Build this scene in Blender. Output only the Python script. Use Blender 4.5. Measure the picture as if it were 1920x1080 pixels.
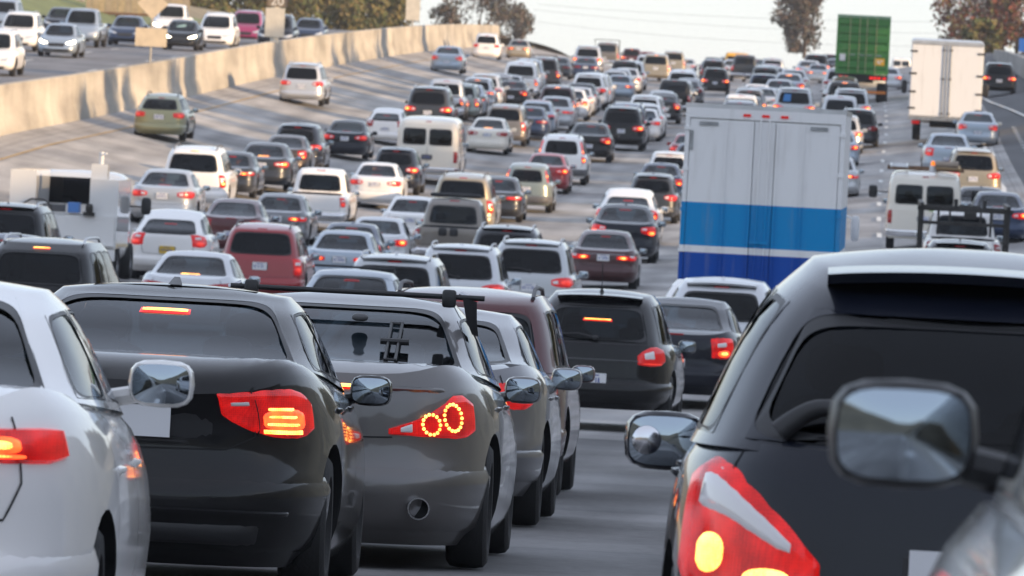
import bpy, bmesh, math, random
from math import radians as R, sin, cos, pi
from mathutils import Vector, Matrix, noise
random.seed(7)
for o in list(bpy.data.objects): bpy.data.objects.remove(o)
sc = bpy.context.scene
col = sc.collection

# ---------------------------------------------------------------- camera, sky, sun, exposure
F = 15000.0                       # focal length in pixels of a 1920 wide frame (long telephoto)
CAMH, VPX, VPY, ROLL = 1.75, 1450.0, 430.0, R(3.0)
cam_d = bpy.data.cameras.new('camera'); cam = bpy.data.objects.new('camera', cam_d); col.objects.link(cam)
cam_d.sensor_width = 36; cam_d.lens = F / 1920 * 36
cam_d.clip_start = 0.5; cam_d.clip_end = 6000
YAW, PIT = math.atan((VPX - 960) / F), -math.atan((540 - VPY) / F)
CM = Matrix.Rotation(YAW, 4, 'Z') @ Matrix.Rotation(pi / 2 + PIT, 4, 'X') @ Matrix.Rotation(ROLL, 4, 'Z')
CM.translation = (0, 0, CAMH); cam.matrix_world = CM
cam_d.dof.use_dof = True; cam_d.dof.focus_distance = 43; cam_d.dof.aperture_fstop = 14.0; cam_d.dof.aperture_blades = 7
sc.camera = cam
SUN_EL, SUN_AZ = R(12), R(114)    # azimuth clockwise from +Y (the way the road runs); low sun from the right, a little behind
w = bpy.data.worlds.new('World'); sc.world = w; w.use_nodes = True
nt = w.node_tree; bg = nt.nodes['Background']
sky = nt.nodes.new('ShaderNodeTexSky'); sky.sky_type = 'NISHITA'; sky.sun_disc = False
sky.sun_elevation = SUN_EL; sky.sun_rotation = SUN_AZ; sky.air_density = 1.0; sky.dust_density = 0.3; sky.ozone_density = 2.0
veil = nt.nodes.new('ShaderNodeMixRGB'); veil.blend_type = 'ADD'; veil.inputs[0].default_value = 1; veil.inputs[2].default_value = (6.9, 7.35, 8.6, 1)   # thin even cloud over the whole sky
nt.links.new(sky.outputs[0], veil.inputs[1]); nt.links.new(veil.outputs[0], bg.inputs[0]); bg.inputs[1].default_value = 0.05
sd = bpy.data.lights.new('sun', 'SUN'); sd.energy = 3.8; sd.angle = R(0.6); sd.color = (1.0, 0.70, 0.40)
so = bpy.data.objects.new('sun', sd); col.objects.link(so)
SUNV = Vector((sin(SUN_AZ) * cos(SUN_EL), cos(SUN_AZ) * cos(SUN_EL), sin(SUN_EL)))
so.rotation_euler = SUNV.to_track_quat('Z', 'Y').to_euler(); so.location = (40, -10, 60)
sc.view_settings.view_transform = 'Standard'; sc.view_settings.look = 'None'
sc.view_settings.exposure = 0.9; sc.view_settings.gamma = 1
sc.cycles.max_bounces = 7; sc.cycles.transparent_max_bounces = 12; sc.cycles.glossy_bounces = 3; sc.cycles.transmission_bounces = 3
sc.cycles.caustics_reflective = False; sc.cycles.caustics_refractive = False; sc.cycles.sample_clamp_indirect = 6
sc.cycles.use_denoising = True

# ---------------------------------------------------------------- small maths
def pch(pts):
    xs = [float(p[0]) for p in pts]; ys = [float(p[1]) for p in pts]; n = len(xs)
    h = [xs[i+1]-xs[i] for i in range(n-1)]; d = [(ys[i+1]-ys[i])/h[i] for i in range(n-1)]
    m = [d[0]] + [0 if d[i]*d[i+1] <= 0 else 3*(h[i]+h[i+1])/((2*h[i+1]+h[i])/d[i]+(h[i+1]+2*h[i])/d[i+1]) for i in range(n-2)] + [d[-1]]
    def f(q):
        if q <= xs[0]: return ys[0]
        if q >= xs[-1]: return ys[-1]
        i = 0
        while q > xs[i+1]: i += 1
        t = (q-xs[i])/h[i]; t2 = t*t; t3 = t2*t
        return (2*t3-3*t2+1)*ys[i]+(t3-2*t2+t)*h[i]*m[i]+(-2*t3+3*t2)*ys[i+1]+(t3-t2)*h[i]*m[i+1]
    return f
def lin(pts):
    def f(q):
        if q <= pts[0][0]: return pts[0][1]
        for a, b in zip(pts, pts[1:]):
            if q <= b[0]: return a[1]+(b[1]-a[1])*(q-a[0])/max(1e-9, b[0]-a[0])
        return pts[-1][1]
    return f
K = 15/13.0
ZP = pch([(a*K, b) for a, b in ((-60,.1),(0,.1),(25,.05),(37,-.1),(45,-.2),(60,-.42),(87,-.58),(112,-.38),(140,-.05),(160,.3),(185,.96),(220,2.26),(260,3.95),(310,6.24),(370,8.67),(440,11.2),(520,13.7),(600,15.8),(700,17.5),(850,18.6),(1000,18.4),(1400,16))])
XC = pch([(a*K, b) for a, b in ((-60,-4.6),(0,-4.4),(25,-3.6),(37,-3.0),(60,-2.5),(85,-1.9),(100,-1.2),(116,-.7),(140,-.25),(170,0),(200,.3),(220,.55),(265,1.25),(310,2.0),(360,2.6),(420,3.0),(500,3.2),(700,3.2),(1400,3.2))])
BQ = .0066
ramp = lambda y: min(1, max(0, (y/K-90)/130))
WALLU, OPPZ = -25.1, 0.60
def zroad(u, y): return ZP(y)+BQ*ramp(y)*(u+9)**2
def zopp(y): return zroad(WALLU, y)+OPPZ*ramp(y)
def gz(X, y):                      # height of our carriageway at world X, Y
    return zroad(min(13, max(WALLU, X-XC(y))), y)
def grade(X, y): return (gz(X, y+2)-gz(X, y-2))/4
def head(y): return math.atan((XC(y+3)-XC(y-3))/6)
def unroll(px, py):
    dx, dy = px-960, py-540; c, s = cos(ROLL), sin(ROLL)
    return 960+dx*c+dy*s, 540+dy*c-dx*s
def at(px, py, Y):                 # the point at depth Y seen at that place of the photograph
    x, y = unroll(px, py)
    return Vector(((x-VPX)*Y/F, Y, CAMH-(y-VPY)*Y/F))
def proj(p):                       # world point -> 1920x1080 pixel
    q = CM.inverted() @ Vector(p)
    return 960+q.x/-q.z*F, 540-q.y/-q.z*F

# ---------------------------------------------------------------- materials
MATS = {}
def nodes(m): return m.node_tree.nodes, m.node_tree.links
def mat(name, c, rough=.6, metal=0, spec=.5, coat=0, bump=0, bscale=20, var=0, vscale=3, emit=None, es=0):
    if name in MATS: return MATS[name]
    m = bpy.data.materials.new(name); m.use_nodes = True; N, L = nodes(m); b = N['Principled BSDF']
    b.inputs['Base Color'].default_value = (*c, 1); b.inputs['Roughness'].default_value = rough; b.inputs['Metallic'].default_value = metal
    b.inputs['Specular IOR Level'].default_value = spec; b.inputs['Coat Weight'].default_value = coat; b.inputs['Coat Roughness'].default_value = .04; b.inputs['Coat IOR'].default_value = 1.4
    if emit: b.inputs['Emission Color'].default_value = (*emit, 1); b.inputs['Emission Strength'].default_value = es
    if var or bump:
        tc = N.new('ShaderNodeTexCoord'); nz = N.new('ShaderNodeTexNoise'); nz.inputs['Scale'].default_value = vscale; nz.inputs['Detail'].default_value = 6
        L.new(tc.outputs['Object'], nz.inputs['Vector'])
    if var:
        r = N.new('ShaderNodeValToRGB'); e = r.color_ramp.elements
        e[0].position, e[1].position = .3, .72
        e[0].color = (*[max(0, v*(1-var)) for v in c], 1); e[1].color = (*[min(1, v*(1+var)) for v in c], 1)
        L.new(nz.outputs['Fac'], r.inputs[0]); L.new(r.outputs[0], b.inputs['Base Color'])
    if bump:
        n2 = N.new('ShaderNodeTexNoise'); n2.inputs['Scale'].default_value = bscale; n2.inputs['Detail'].default_value = 5
        L.new(tc.outputs['Object'], n2.inputs['Vector'])
        bp = N.new('ShaderNodeBump'); bp.inputs['Strength'].default_value = bump; bp.inputs['Distance'].default_value = .02
        L.new(n2.outputs['Fac'], bp.inputs['Height']); L.new(bp.outputs[0], b.inputs['Normal'])
    MATS[name] = m; return m
def paint(name, c, metal=.0, rough=.35):
    """car paint: coloured base under a clear coat, a film of road dust that breaks the gloss"""
    k = 'paint_'+name
    if k in MATS: return MATS[k]
    m = mat(k, c, rough, metal, .5 if metal else .15, 1.0); N, L = nodes(m); b = N['Principled BSDF']; b.inputs['Coat IOR'].default_value = 1.33 if sum(c) < .2 else 1.45
    tc = N.new('ShaderNodeTexCoord'); nz = N.new('ShaderNodeTexNoise'); nz.inputs['Scale'].default_value = 1.7; nz.inputs['Detail'].default_value = 7; nz.inputs['Roughness'].default_value = .65
    L.new(tc.outputs['Object'], nz.inputs['Vector'])
    sx = N.new('ShaderNodeSeparateXYZ'); L.new(tc.outputs['Object'], sx.inputs[0])
    mr = N.new('ShaderNodeMapRange'); mr.inputs[1].default_value = .25; mr.inputs[2].default_value = 1.0; mr.inputs[3].default_value = .10; mr.inputs[4].default_value = .015
    L.new(sx.outputs['Z'], mr.inputs[0])
    mu = N.new('ShaderNodeMath'); mu.operation = 'MULTIPLY'; L.new(nz.outputs['Fac'], mu.inputs[0]); L.new(mr.outputs[0], mu.inputs[1])
    mx = N.new('ShaderNodeMixRGB'); mx.inputs[1].default_value = (*c, 1); mx.inputs[2].default_value = (*[.55*v+.05 for v in c], 1)
    L.new(mu.outputs[0], mx.inputs[0]); L.new(mx.outputs[0], b.inputs['Base Color'])
    m2 = N.new('ShaderNodeMath'); m2.operation = 'MULTIPLY_ADD'; m2.inputs[1].default_value = .5; m2.inputs[2].default_value = .05
    L.new(mu.outputs[0], m2.inputs[0]); L.new(m2.outputs[0], b.inputs['Coat Roughness'])
    return m
def glass(name, tint, ior=1.5):
    if name in MATS: return MATS[name]
    m = bpy.data.materials.new(name); m.use_nodes = True; N, L = nodes(m); N.clear()
    o = N.new('ShaderNodeOutputMaterial'); t = N.new('ShaderNodeBsdfTransparent'); t.inputs[0].default_value = (*tint, 1)
    g = N.new('ShaderNodeBsdfGlossy'); g.inputs['Roughness'].default_value = .03; g.inputs[0].default_value = (.95, .97, 1, 1)
    lw = N.new('ShaderNodeLayerWeight'); lw.inputs[0].default_value = .5; pw = N.new('ShaderNodeMath'); pw.operation = 'POWER'; pw.inputs[1].default_value = 5.0; L.new(lw.outputs['Facing'], pw.inputs[0])
    f = N.new('ShaderNodeMath'); f.operation = 'MULTIPLY_ADD'; f.inputs[1].default_value = .70; f.inputs[2].default_value = .022; L.new(pw.outputs[0], f.inputs[0]); mx = N.new('ShaderNodeMixShader')
    L.new(f.outputs[0], mx.inputs[0]); L.new(t.outputs[0], mx.inputs[1]); L.new(g.outputs[0], mx.inputs[2]); L.new(mx.outputs[0], o.inputs[0])
    MATS[name] = m; return m
def concrete(name, c, seam=0, stain=.5, rough=.85, lanes=False):
    if name in MATS: return MATS[name]
    m = mat(name, c, rough, 0, .3); N, L = nodes(m); b = N['Principled BSDF']
    tc = N.new('ShaderNodeTexCoord')
    n1 = N.new('ShaderNodeTexNoise'); n1.inputs['Scale'].default_value = .22; n1.inputs['Detail'].default_value = 8; n1.inputs['Roughness'].default_value = .6
    mp = N.new('ShaderNodeMapping'); mp.inputs['Scale'].default_value = (1, .13, 1); L.new(tc.outputs['Object'], mp.inputs[0])
    n2 = N.new('ShaderNodeTexNoise'); n2.inputs['Scale'].default_value = .9; n2.inputs['Detail'].default_value = 5; L.new(mp.outputs[0], n2.inputs['Vector'])
    n3 = N.new('ShaderNodeTexNoise'); n3.inputs['Scale'].default_value = 14; n3.inputs['Detail'].default_value = 6; L.new(tc.outputs['Object'], n3.inputs['Vector']); L.new(tc.outputs['Object'], n1.inputs['Vector'])
    a = N.new('ShaderNodeMath'); a.operation = 'ADD'; L.new(n1.outputs['Fac'], a.inputs[0]); L.new(n2.outputs['Fac'], a.inputs[1])
    a2 = N.new('ShaderNodeMath'); a2.operation = 'MULTIPLY_ADD'; a2.inputs[1].default_value = .45; L.new(n3.outputs['Fac'], a2.inputs[0]); L.new(a.outputs[0], a2.inputs[2])
    r = N.new('ShaderNodeValToRGB'); e = r.color_ramp.elements; e[0].position, e[1].position = .9, 1.6
    e[0].color = (*[v*(1-stain*.55) for v in c], 1); e[1].color = (*[v*(1+stain*.35) for v in c], 1)
    mr = N.new('ShaderNodeMapRange'); mr.inputs[1].default_value = .8; mr.inputs[2].default_value = 1.7; L.new(a2.outputs[0], mr.inputs[0])
    e[0].position, e[1].position = .2, .8
    L.new(mr.outputs[0], r.inputs[0]); L.new(r.outputs[0], b.inputs['Base Color'])
    if lanes:                                      # oil drip line down each lane, two darker tyre tracks; lane fraction is in the UV map
        uv = N.new('ShaderNodeUVMap'); sx = N.new('ShaderNodeSeparateXYZ'); L.new(uv.outputs[0], sx.inputs[0]); fr = N.new('ShaderNodeMath'); fr.operation = 'FRACT'; L.new(sx.outputs[0], fr.inputs[0])
        rp = N.new('ShaderNodeValToRGB'); rp.color_ramp.interpolation = 'EASE'; el = rp.color_ramp.elements
        for ps, v in ((.0, .95), (.14, .98), (.26, .74), (.38, .92), (.5, .52), (.62, .92), (.74, .74), (.86, .98)):
            q = el[0] if ps == 0 else el.new(ps); q.color = (v, v, v, 1)
        el[-1].position = 1.0; el[-1].color = (.95, .95, .95, 1); L.new(fr.outputs[0], rp.inputs[0])
        mm = N.new('ShaderNodeMixRGB'); mm.blend_type = 'MULTIPLY'; L.new(r.outputs[0], mm.inputs[1]); L.new(rp.outputs[0], mm.inputs[2]); L.new(n2.outputs['Fac'], mm.inputs[0]); L.new(mm.outputs[0], b.inputs['Base Color'])
    bp = N.new('ShaderNodeBump'); bp.inputs['Strength'].default_value = .3; bp.inputs['Distance'].default_value = .01; L.new(n3.outputs['Fac'], bp.inputs['Height']); L.new(bp.outputs[0], b.inputs['Normal'])
    return m
M_ROAD = concrete('road_concrete', (.37, .355, .345), lanes=True, stain=.8); M_ASPH = concrete('asphalt', (.10, .10, .105), stain=.35)
M_SLAB = [concrete('slab_a', (.40, .385, .37), lanes=True, stain=.8), concrete('slab_b', (.345, .335, .33), lanes=True, stain=.8), concrete('slab_c', (.43, .41, .39), lanes=True, stain=.8)]
M_WALL = concrete('barrier_concrete', (.40, .365, .315), stain=.7); M_WALL2 = concrete('barrier_concrete_b', (.42, .385, .33), stain=.7)
M_WHITE_LINE = mat('line_white', (.62, .62, .60), .7, var=.2, vscale=6); M_YELLOW_LINE = mat('line_yellow', (.48, .30, .10), .7, var=.2, vscale=6)
M_BLACK = mat('black_plastic', (.018, .018, .02), .45); M_RUB = mat('tyre_rubber', (.016, .016, .017), .8, bump=.2, bscale=60)
M_UND = mat('underbody', (.012, .012, .013), .9); M_INT = mat('interior', (.03, .03, .034), .8); M_SEAT = mat('seat_cloth', (.05, .05, .055), .85); M_SEATB = mat('seat_beige', (.30, .24, .16), .85)
M_RIM = mat('alloy', (.50, .50, .52), .3, .9); M_CHROME = mat('chrome', (.75, .75, .77), .12, 1.0); M_MIRROR = mat('mirror_glass', (.36, .41, .46), .03, 1.0)
M_PLATE = mat('plate_white', (.70, .70, .72), .45); M_PLATEY = mat('plate_yellow', (.75, .50, .05), .45); M_PLTXT = mat('plate_ink', (.05, .08, .30), .5)
M_GREYP = mat('grey_plastic', (.10, .10, .105), .55)
M_GL = glass('glass_clear', (.20, .25, .28)); M_GLD = glass('glass_tinted', (.075, .09, .105)); M_GLP = glass('glass_privacy', (.018, .02, .026))
LENS_OFF = mat('lens_red', (.36, .012, .014), .14, 0, .4, .5); LENS_DIM = mat('lens_red_dim', (.38, .010, .012), .14, 0, .4, .5, emit=(1, .02, .02), es=.15)
LENS_ON = mat('lens_red_on', (.26, .005, .006), .12, 0, .35, .3, emit=(1, .02, .025), es=.34)
HOT_OFF = mat('bulb_off', (.30, .02, .02), .15, 0, .6, 1.0); HOT_DIM = mat('bulb_dim', (.4, .02, .02), .2, emit=(1, .05, .03), es=.45); HOT_ON = mat('bulb_on', (.5, .1, .03), .2, emit=(1, .13, .015), es=1.6)
LED_ON = mat('led_on', (.5, .2, .05), .2, emit=(1, .26, .02), es=2.4)
def facets(m, lo, hi, scale):
    """moulded reflector behind a lit lens: small cells from deep to bright"""
    N, L = nodes(m); b = N['Principled BSDF']; tc = N.new('ShaderNodeTexCoord'); v = N.new('ShaderNodeTexVoronoi'); v.inputs['Scale'].default_value = scale*2.2; v.inputs['Randomness'].default_value = .25; n = N.new('ShaderNodeTexNoise'); n.inputs['Scale'].default_value = scale*.18
    L.new(tc.outputs['Object'], v.inputs['Vector']); L.new(tc.outputs['Object'], n.inputs['Vector'])
    a = N.new('ShaderNodeMath'); a.operation = 'MULTIPLY_ADD'; a.inputs[1].default_value = 1.1; L.new(n.outputs['Fac'], a.inputs[0]); s = N.new('ShaderNodeMath'); s.operation = 'MULTIPLY'; s.inputs[1].default_value = .5; L.new(v.outputs['Distance'], s.inputs[0]); L.new(s.outputs[0], a.inputs[2])
    r = N.new('ShaderNodeValToRGB'); e = r.color_ramp.elements; e[0].position, e[1].position = .50, .95; e[0].color = (*lo, 1); e[1].color = (*hi, 1); L.new(a.outputs[0], r.inputs[0]); L.new(r.outputs[0], b.inputs['Emission Color'])
    bp = N.new('ShaderNodeBump'); bp.inputs['Strength'].default_value = .12; bp.inputs['Distance'].default_value = .002; L.new(v.outputs['Distance'], bp.inputs['Height']); L.new(bp.outputs[0], b.inputs['Normal'])
facets(HOT_ON, (.8, .02, .01), (1, .10, .015), 70); facets(LED_ON, (1, .11, .008), (1, .58, .12), 50); facets(LENS_ON, (.16, .002, .003), (1, .016, .014), 45)
CORE_OFF = HOT_OFF
facets(HOT_DIM, (.6, .02, .015), (1, .07, .04), 70)
REV = mat('reverse_lens', (.78, .74, .74), .1, 0, .6, 1.0); AMB = mat('amber_lens', (.75, .30, .04), .2, 0, .5, 1.0)
HEAD_OFF = mat('headlamp_lens', (.55, .58, .62), .08, .2, .6, 1.0); HEAD_ON = mat('headlamp_on', (.9, .85, .7), .1, emit=(1, .86, .60), es=6.0)
B3_ON = mat('brake_bar_on', (.4, .01, .01), .2, emit=(1, .02, .015), es=.55)

# ---------------------------------------------------------------- mesh helpers
class MB:
    def __init__(s): s.v = []; s.f = []; s.m = []
    def box(s, x0, x1, y0, y1, z0, z1, m=0, skip=()):
        b = len(s.v)
        s.v += [(x, y, z) for x in (x0, x1) for y in (y0, y1) for z in (z0, z1)]
        for i, f in enumerate(((0, 1, 3, 2), (4, 6, 7, 5), (0, 4, 5, 1), (2, 3, 7, 6), (0, 2, 6, 4), (1, 5, 7, 3))):
            if i not in skip: s.f.append([b+k for k in f]); s.m.append(m)
        return s
    def tube(s, pts, r, n=8, m=0, cap=True):
        pts = [Vector(p) for p in pts]; rings = []
        for i, p in enumerate(pts):
            d = (pts[min(i+1, len(pts)-1)]-pts[max(i-1, 0)]).normalized()
            a = d.orthogonal().normalized() if abs(d.z) > .95 else d.cross(Vector((0, 0, 1))).normalized(); c = d.cross(a)
            rr = r[i] if isinstance(r, (list, tuple)) else r
            b = len(s.v); s.v += [tuple(p+a*cos(2*pi*k/n)*rr+c*sin(2*pi*k/n)*rr) for k in range(n)]; rings.append(b)
        for a, b in zip(rings, rings[1:]):
            for k in range(n): s.f.append([a+k, a+(k+1) % n, b+(k+1) % n, b+k]); s.m.append(m)
        if cap:
            s.f.append([rings[0]+k for k in range(n)][::-1]); s.m.append(m); s.f.append([rings[-1]+k for k in range(n)]); s.m.append(m)
        return s
    def lathe(s, prof, n=24, axis='x', c=(0, 0, 0), m=0):
        rings = []
        for a, r in prof:
            b = len(s.v); rings.append(b)
            for k in range(n):
                t = 2*pi*k/n
                p = (a, r*cos(t), r*sin(t)) if axis == 'x' else (r*cos(t), a, r*sin(t)) if axis == 'y' else (r*cos(t), r*sin(t), a)
                s.v.append((p[0]+c[0], p[1]+c[1], p[2]+c[2]))
        for a, b in zip(rings, rings[1:]):
            for k in range(n): s.f.append([a+k, a+(k+1) % n, b+(k+1) % n, b+k]); s.m.append(m)
        return s
    def grid(s, rows, m=0, close=False):
        b = len(s.v); nc = len(rows[0])
        for r in rows: s.v += [tuple(p) for p in r]
        for i in range(len(rows)-1):
            for j in range(nc-1 if not close else nc):
                s.f.append([b+i*nc+j, b+i*nc+(j+1) % nc, b+(i+1)*nc+(j+1) % nc, b+(i+1)*nc+j]); s.m.append(m)
        return s
    def quad(s, a, b, c, d, m=0):
        k = len(s.v); s.v += [tuple(a), tuple(b), tuple(c), tuple(d)]; s.f.append([k, k+1, k+2, k+3]); s.m.append(m); return s
    def mesh(s, name, mats, smooth=True, ang=40, fix=True):
        me = bpy.data.meshes.new(name); me.from_pydata(s.v, [], s.f)
        for q in (mats if isinstance(mats, (list, tuple)) else [mats]): me.materials.append(q)
        me.polygons.foreach_set('material_index', s.m)
        if fix:
            bm = bmesh.new(); bm.from_mesh(me); bmesh.ops.remove_doubles(bm, verts=bm.verts, dist=1e-5); bmesh.ops.recalc_face_normals(bm, faces=bm.faces); bm.to_mesh(me); bm.free()
        if smooth:
            me.polygons.foreach_set('use_smooth', [True]*len(me.polygons)); me.set_sharp_from_angle(angle=R(ang))
        me.update(); return me
def obj(name, me, parent=None, loc=None, rot=None):
    o = bpy.data.objects.new(name, me); col.objects.link(o)
    if parent is not None: o.parent = parent
    if loc is not None: o.location = loc
    if rot is not None: o.rotation_euler = rot
    return o
def tag(o, label, cat, group=None, kind=None):
    if label: o['label'] = label
    if cat: o['category'] = cat
    if group: o['group'] = group
    if kind: o['kind'] = kind
    return o
def thing(name, label, cat, loc=(0, 0, 0), rot=(0, 0, 0), group=None):
    o = obj(name, None, None, loc, rot); o.empty_display_size = .2
    return tag(o, label, cat, group)
def struct(name, me, parent=None):
    o = obj(name, me, parent); o['kind'] = 'structure'; return o
def rbox(x, y, z, hx, hy, hz, n=4, res=(12, 8)):
    """rounded block (superellipsoid) as rows of points"""
    sp = lambda v, e: math.copysign(abs(v)**e, v); rows = []
    for i in range(res[1]+1):
        ph = -pi/2+pi*i/res[1]; rows.append([(x+hx*sp(cos(ph), 2/n)*sp(cos(2*pi*k/res[0]), 2/n), y+hy*sp(cos(ph), 2/n)*sp(sin(2*pi*k/res[0]), 2/n), z+hz*sp(sin(ph), 2/n)) for k in range(res[0])])
    return rows
# ---------------------------------------------------------------- setting: ground, carriageways, barrier
def sheet(name, us, ys, zf, m, xf=None, dz=0):
    g = MB(); g.grid([[((xf(u, y) if xf else u+XC(y)), y, zf(u, y)+dz) for u in us] for y in ys])
    return g.mesh(name, m)
YS = [-60+6*i for i in range(0, 230)]
lerp = lambda a, b, n: [a+(b-a)*i/n for i in range(n+1)]
def gfun(u, y):
    b = zroad(max(-25, min(13, u)), y)-.35
    if u > 15:                                     # bank and hill on the right of the freeway, lower where the sun comes through
        hgt = 17*gap(y); b += hgt*min(1, max(0, (u-22)/38))**1.3
    if y < -75: b += 34*min(1, (-75-y)/200)**1.2*(1+.25*noise.noise((u*.02, y*.01, 5)))  # unseen hill added behind the camera to darken reflections in the cars
    if u < -42: b += 1.2+ min(6, (-42-u)*.12)
    return b
GAP = pch([(-60, 1.15), (150, 1.15), (193, 1.0), (215, .30), (232, .08), (700, .08), (1300, .3)])
def gap(y): return GAP(y)*(1+.10*noise.noise((y*.05, 3, 0)))
YG = [-1500, -700, -420, -340, -280, -230, -190, -150, -120, -95, -75]+[-60+12*i for i in range(0, 120)]+[1500, 1800, 2400, 4000]
struct('ground', sheet('ground', [-2200, -900, -400, -160, -90, -60, -48, -42, -36, -30, -25, -18, -10, 0, 8, 13, 15, 22, 28, 34, 41, 48, 54, 60, 75, 110, 220, 600, 2200], YG, gfun, mat('dry_ground', (.22, .185, .12), .95, bump=.6, bscale=2, var=.45, vscale=.12), lambda u, y: u+XC(y)))
LANES = [WALLU+.02, -23.7, -18.7, -14.35, -10.1, -6.0, -1.9, 2.65, 6.55, 7.2]; LANEF = lin([(u, i) for i, u in enumerate(LANES)])
def lane_uv(me, uvs):
    l = me.uv_layers.new(name='lane')
    for lp in me.loops: l.data[lp.index].uv = uvs[lp.vertex_index]
RU = [a+(b-a)*f for a, b in zip(LANES, LANES[1:]) for f in (0, .5)]+[7.2]
g = MB(); g.grid([[(u+XC(y), y, zroad(u, y)) for u in RU] for y in YS]); me = g.mesh('road', [M_ROAD], fix=False); lane_uv(me, [(LANEF(u)-.0001*(i == len(RU)-1), y/5) for y in YS for i, u in enumerate(RU)])
road = struct('road', me)
struct('shoulder_ramp', sheet('ramp', lerp(7.2, 15, 5), YS, lambda u, y: zroad(min(u, 13), y)-.02, M_ASPH))
struct('oncoming_road', sheet('oncoming', lerp(-25.6, -42, 5), YS, lambda u, y: zopp(y)-.02, concrete('road_opp', (.20, .20, .21))))
# concrete slabs of the lanes whose surface shows, each its own piece
M_SLABN = [concrete('slab_shade_a', (.20, .195, .195), lanes=True, stain=.9), concrete('slab_shade_b', (.17, .168, .17), lanes=True, stain=.9)]  # slabs near the camera: shade put into the colour as a darker tone
def slab_run(u0, u1, y0, y1, step=5.2):
    y = y0; k = 0
    while y < y1:
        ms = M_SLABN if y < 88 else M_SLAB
        ya, yb = y+.012, y+step-.012; g = MB(); n = 3
        g.grid([[(a+XC(yy), yy, zroad(a, yy)+.006) for a in (u0+.01, (u0+u1)/2, u1-.01)] for yy in lerp(ya, yb, n)])
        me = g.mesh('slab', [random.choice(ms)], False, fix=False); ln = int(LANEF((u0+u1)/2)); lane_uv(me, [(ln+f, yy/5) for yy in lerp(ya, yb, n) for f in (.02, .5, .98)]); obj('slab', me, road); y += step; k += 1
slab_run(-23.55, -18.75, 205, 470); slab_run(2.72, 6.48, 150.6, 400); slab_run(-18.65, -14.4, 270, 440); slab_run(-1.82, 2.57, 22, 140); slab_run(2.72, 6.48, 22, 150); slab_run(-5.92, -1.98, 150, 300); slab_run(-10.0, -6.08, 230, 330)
# painted lines
def line(name, u, y0, y1, wd, m, dash=None, zf=zroad, dz=.011, par=None):
    g = MB(); y = y0
    while y < y1:
        ye = min(y+(dash[0] if dash else 6), y1)
        g.grid([[(u-wd/2+XC(a), a, zf(u, a)+dz), (u+wd/2+XC(a), a, zf(u, a)+dz)] for a in lerp(y, ye, 3)]); y += (dash[0]+dash[1]) if dash else 6
    o = obj(name, g.mesh(name, [m], False), road); return o
line('yellow_line', -23.7, -20, 760, .12, M_YELLOW_LINE)
for u in (-18.7, -14.35, -10.1, -6.0, -1.9, 2.65): line('lane_line', u, -10, 700, .15, M_WHITE_LINE, (3.6, 9.5))
line('edge_line', 6.55, -10, 400, .18, M_WHITE_LINE)
line('dotted_line', 7.9, 60, 330, .18, M_WHITE_LINE, (1.2, 3.2), dz=.012)
g = MB()
ub = lin([(290, 10.1), (330, 8.9), (385, 7.6), (440, 6.9)])
g.grid([[(ub(y)-.1+XC(y), y, zroad(ub(y), y)+.012), (ub(y)+.1+XC(y), y, zroad(ub(y), y)+.012)] for y in range(290, 441, 5)]); obj('gore_line', g.mesh('gore', [M_WHITE_LINE], False), road)
for u in (-30, -34): line('lane_line', u, 200, 600, .15, M_WHITE_LINE, (3.6, 9), lambda u, y: zopp(y)-.02)
line('edge_line', -26.6, 150, 700, .15, M_YELLOW_LINE, None, lambda u, y: zopp(y)-.02)
# the concrete median barrier: one thing, cast in lengths
bar = thing('concrete_barrier', 'tall tan concrete median barrier between the two carriageways', 'barrier')
def wall_len(y0, y1, m):
    g = MB(); rows = []
    for y in lerp(y0+.012, y1-.012, 3):
        zb, zt = zroad(WALLU, y), zopp(y); hw = .95; x = WALLU+XC(y); h = zt+hw-.02
        rows.append([(x+.06, y, zb-.05), (x+.02, y, zb+.25), (x-.10, y, zb+.6), (x-.14, y, h), (x-.17, y, h+.03), (x-.39, y, h+.03), (x-.42, y, h), (x-.5, y, zt-.1)])
    g.grid(rows); nr = len(rows[0])
    g.f.append(list(range(nr))); g.m.append(0); g.f.append([3*nr+k for k in range(nr)]); g.m.append(0)
    obj('wall_panel', g.mesh('wall', [m], True, 30), bar)
y = 80; k = 0
while y < 612: wall_len(y, y+7.2, (M_WALL, M_WALL2)[k % 2]); y += 7.2; k += 1
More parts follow.
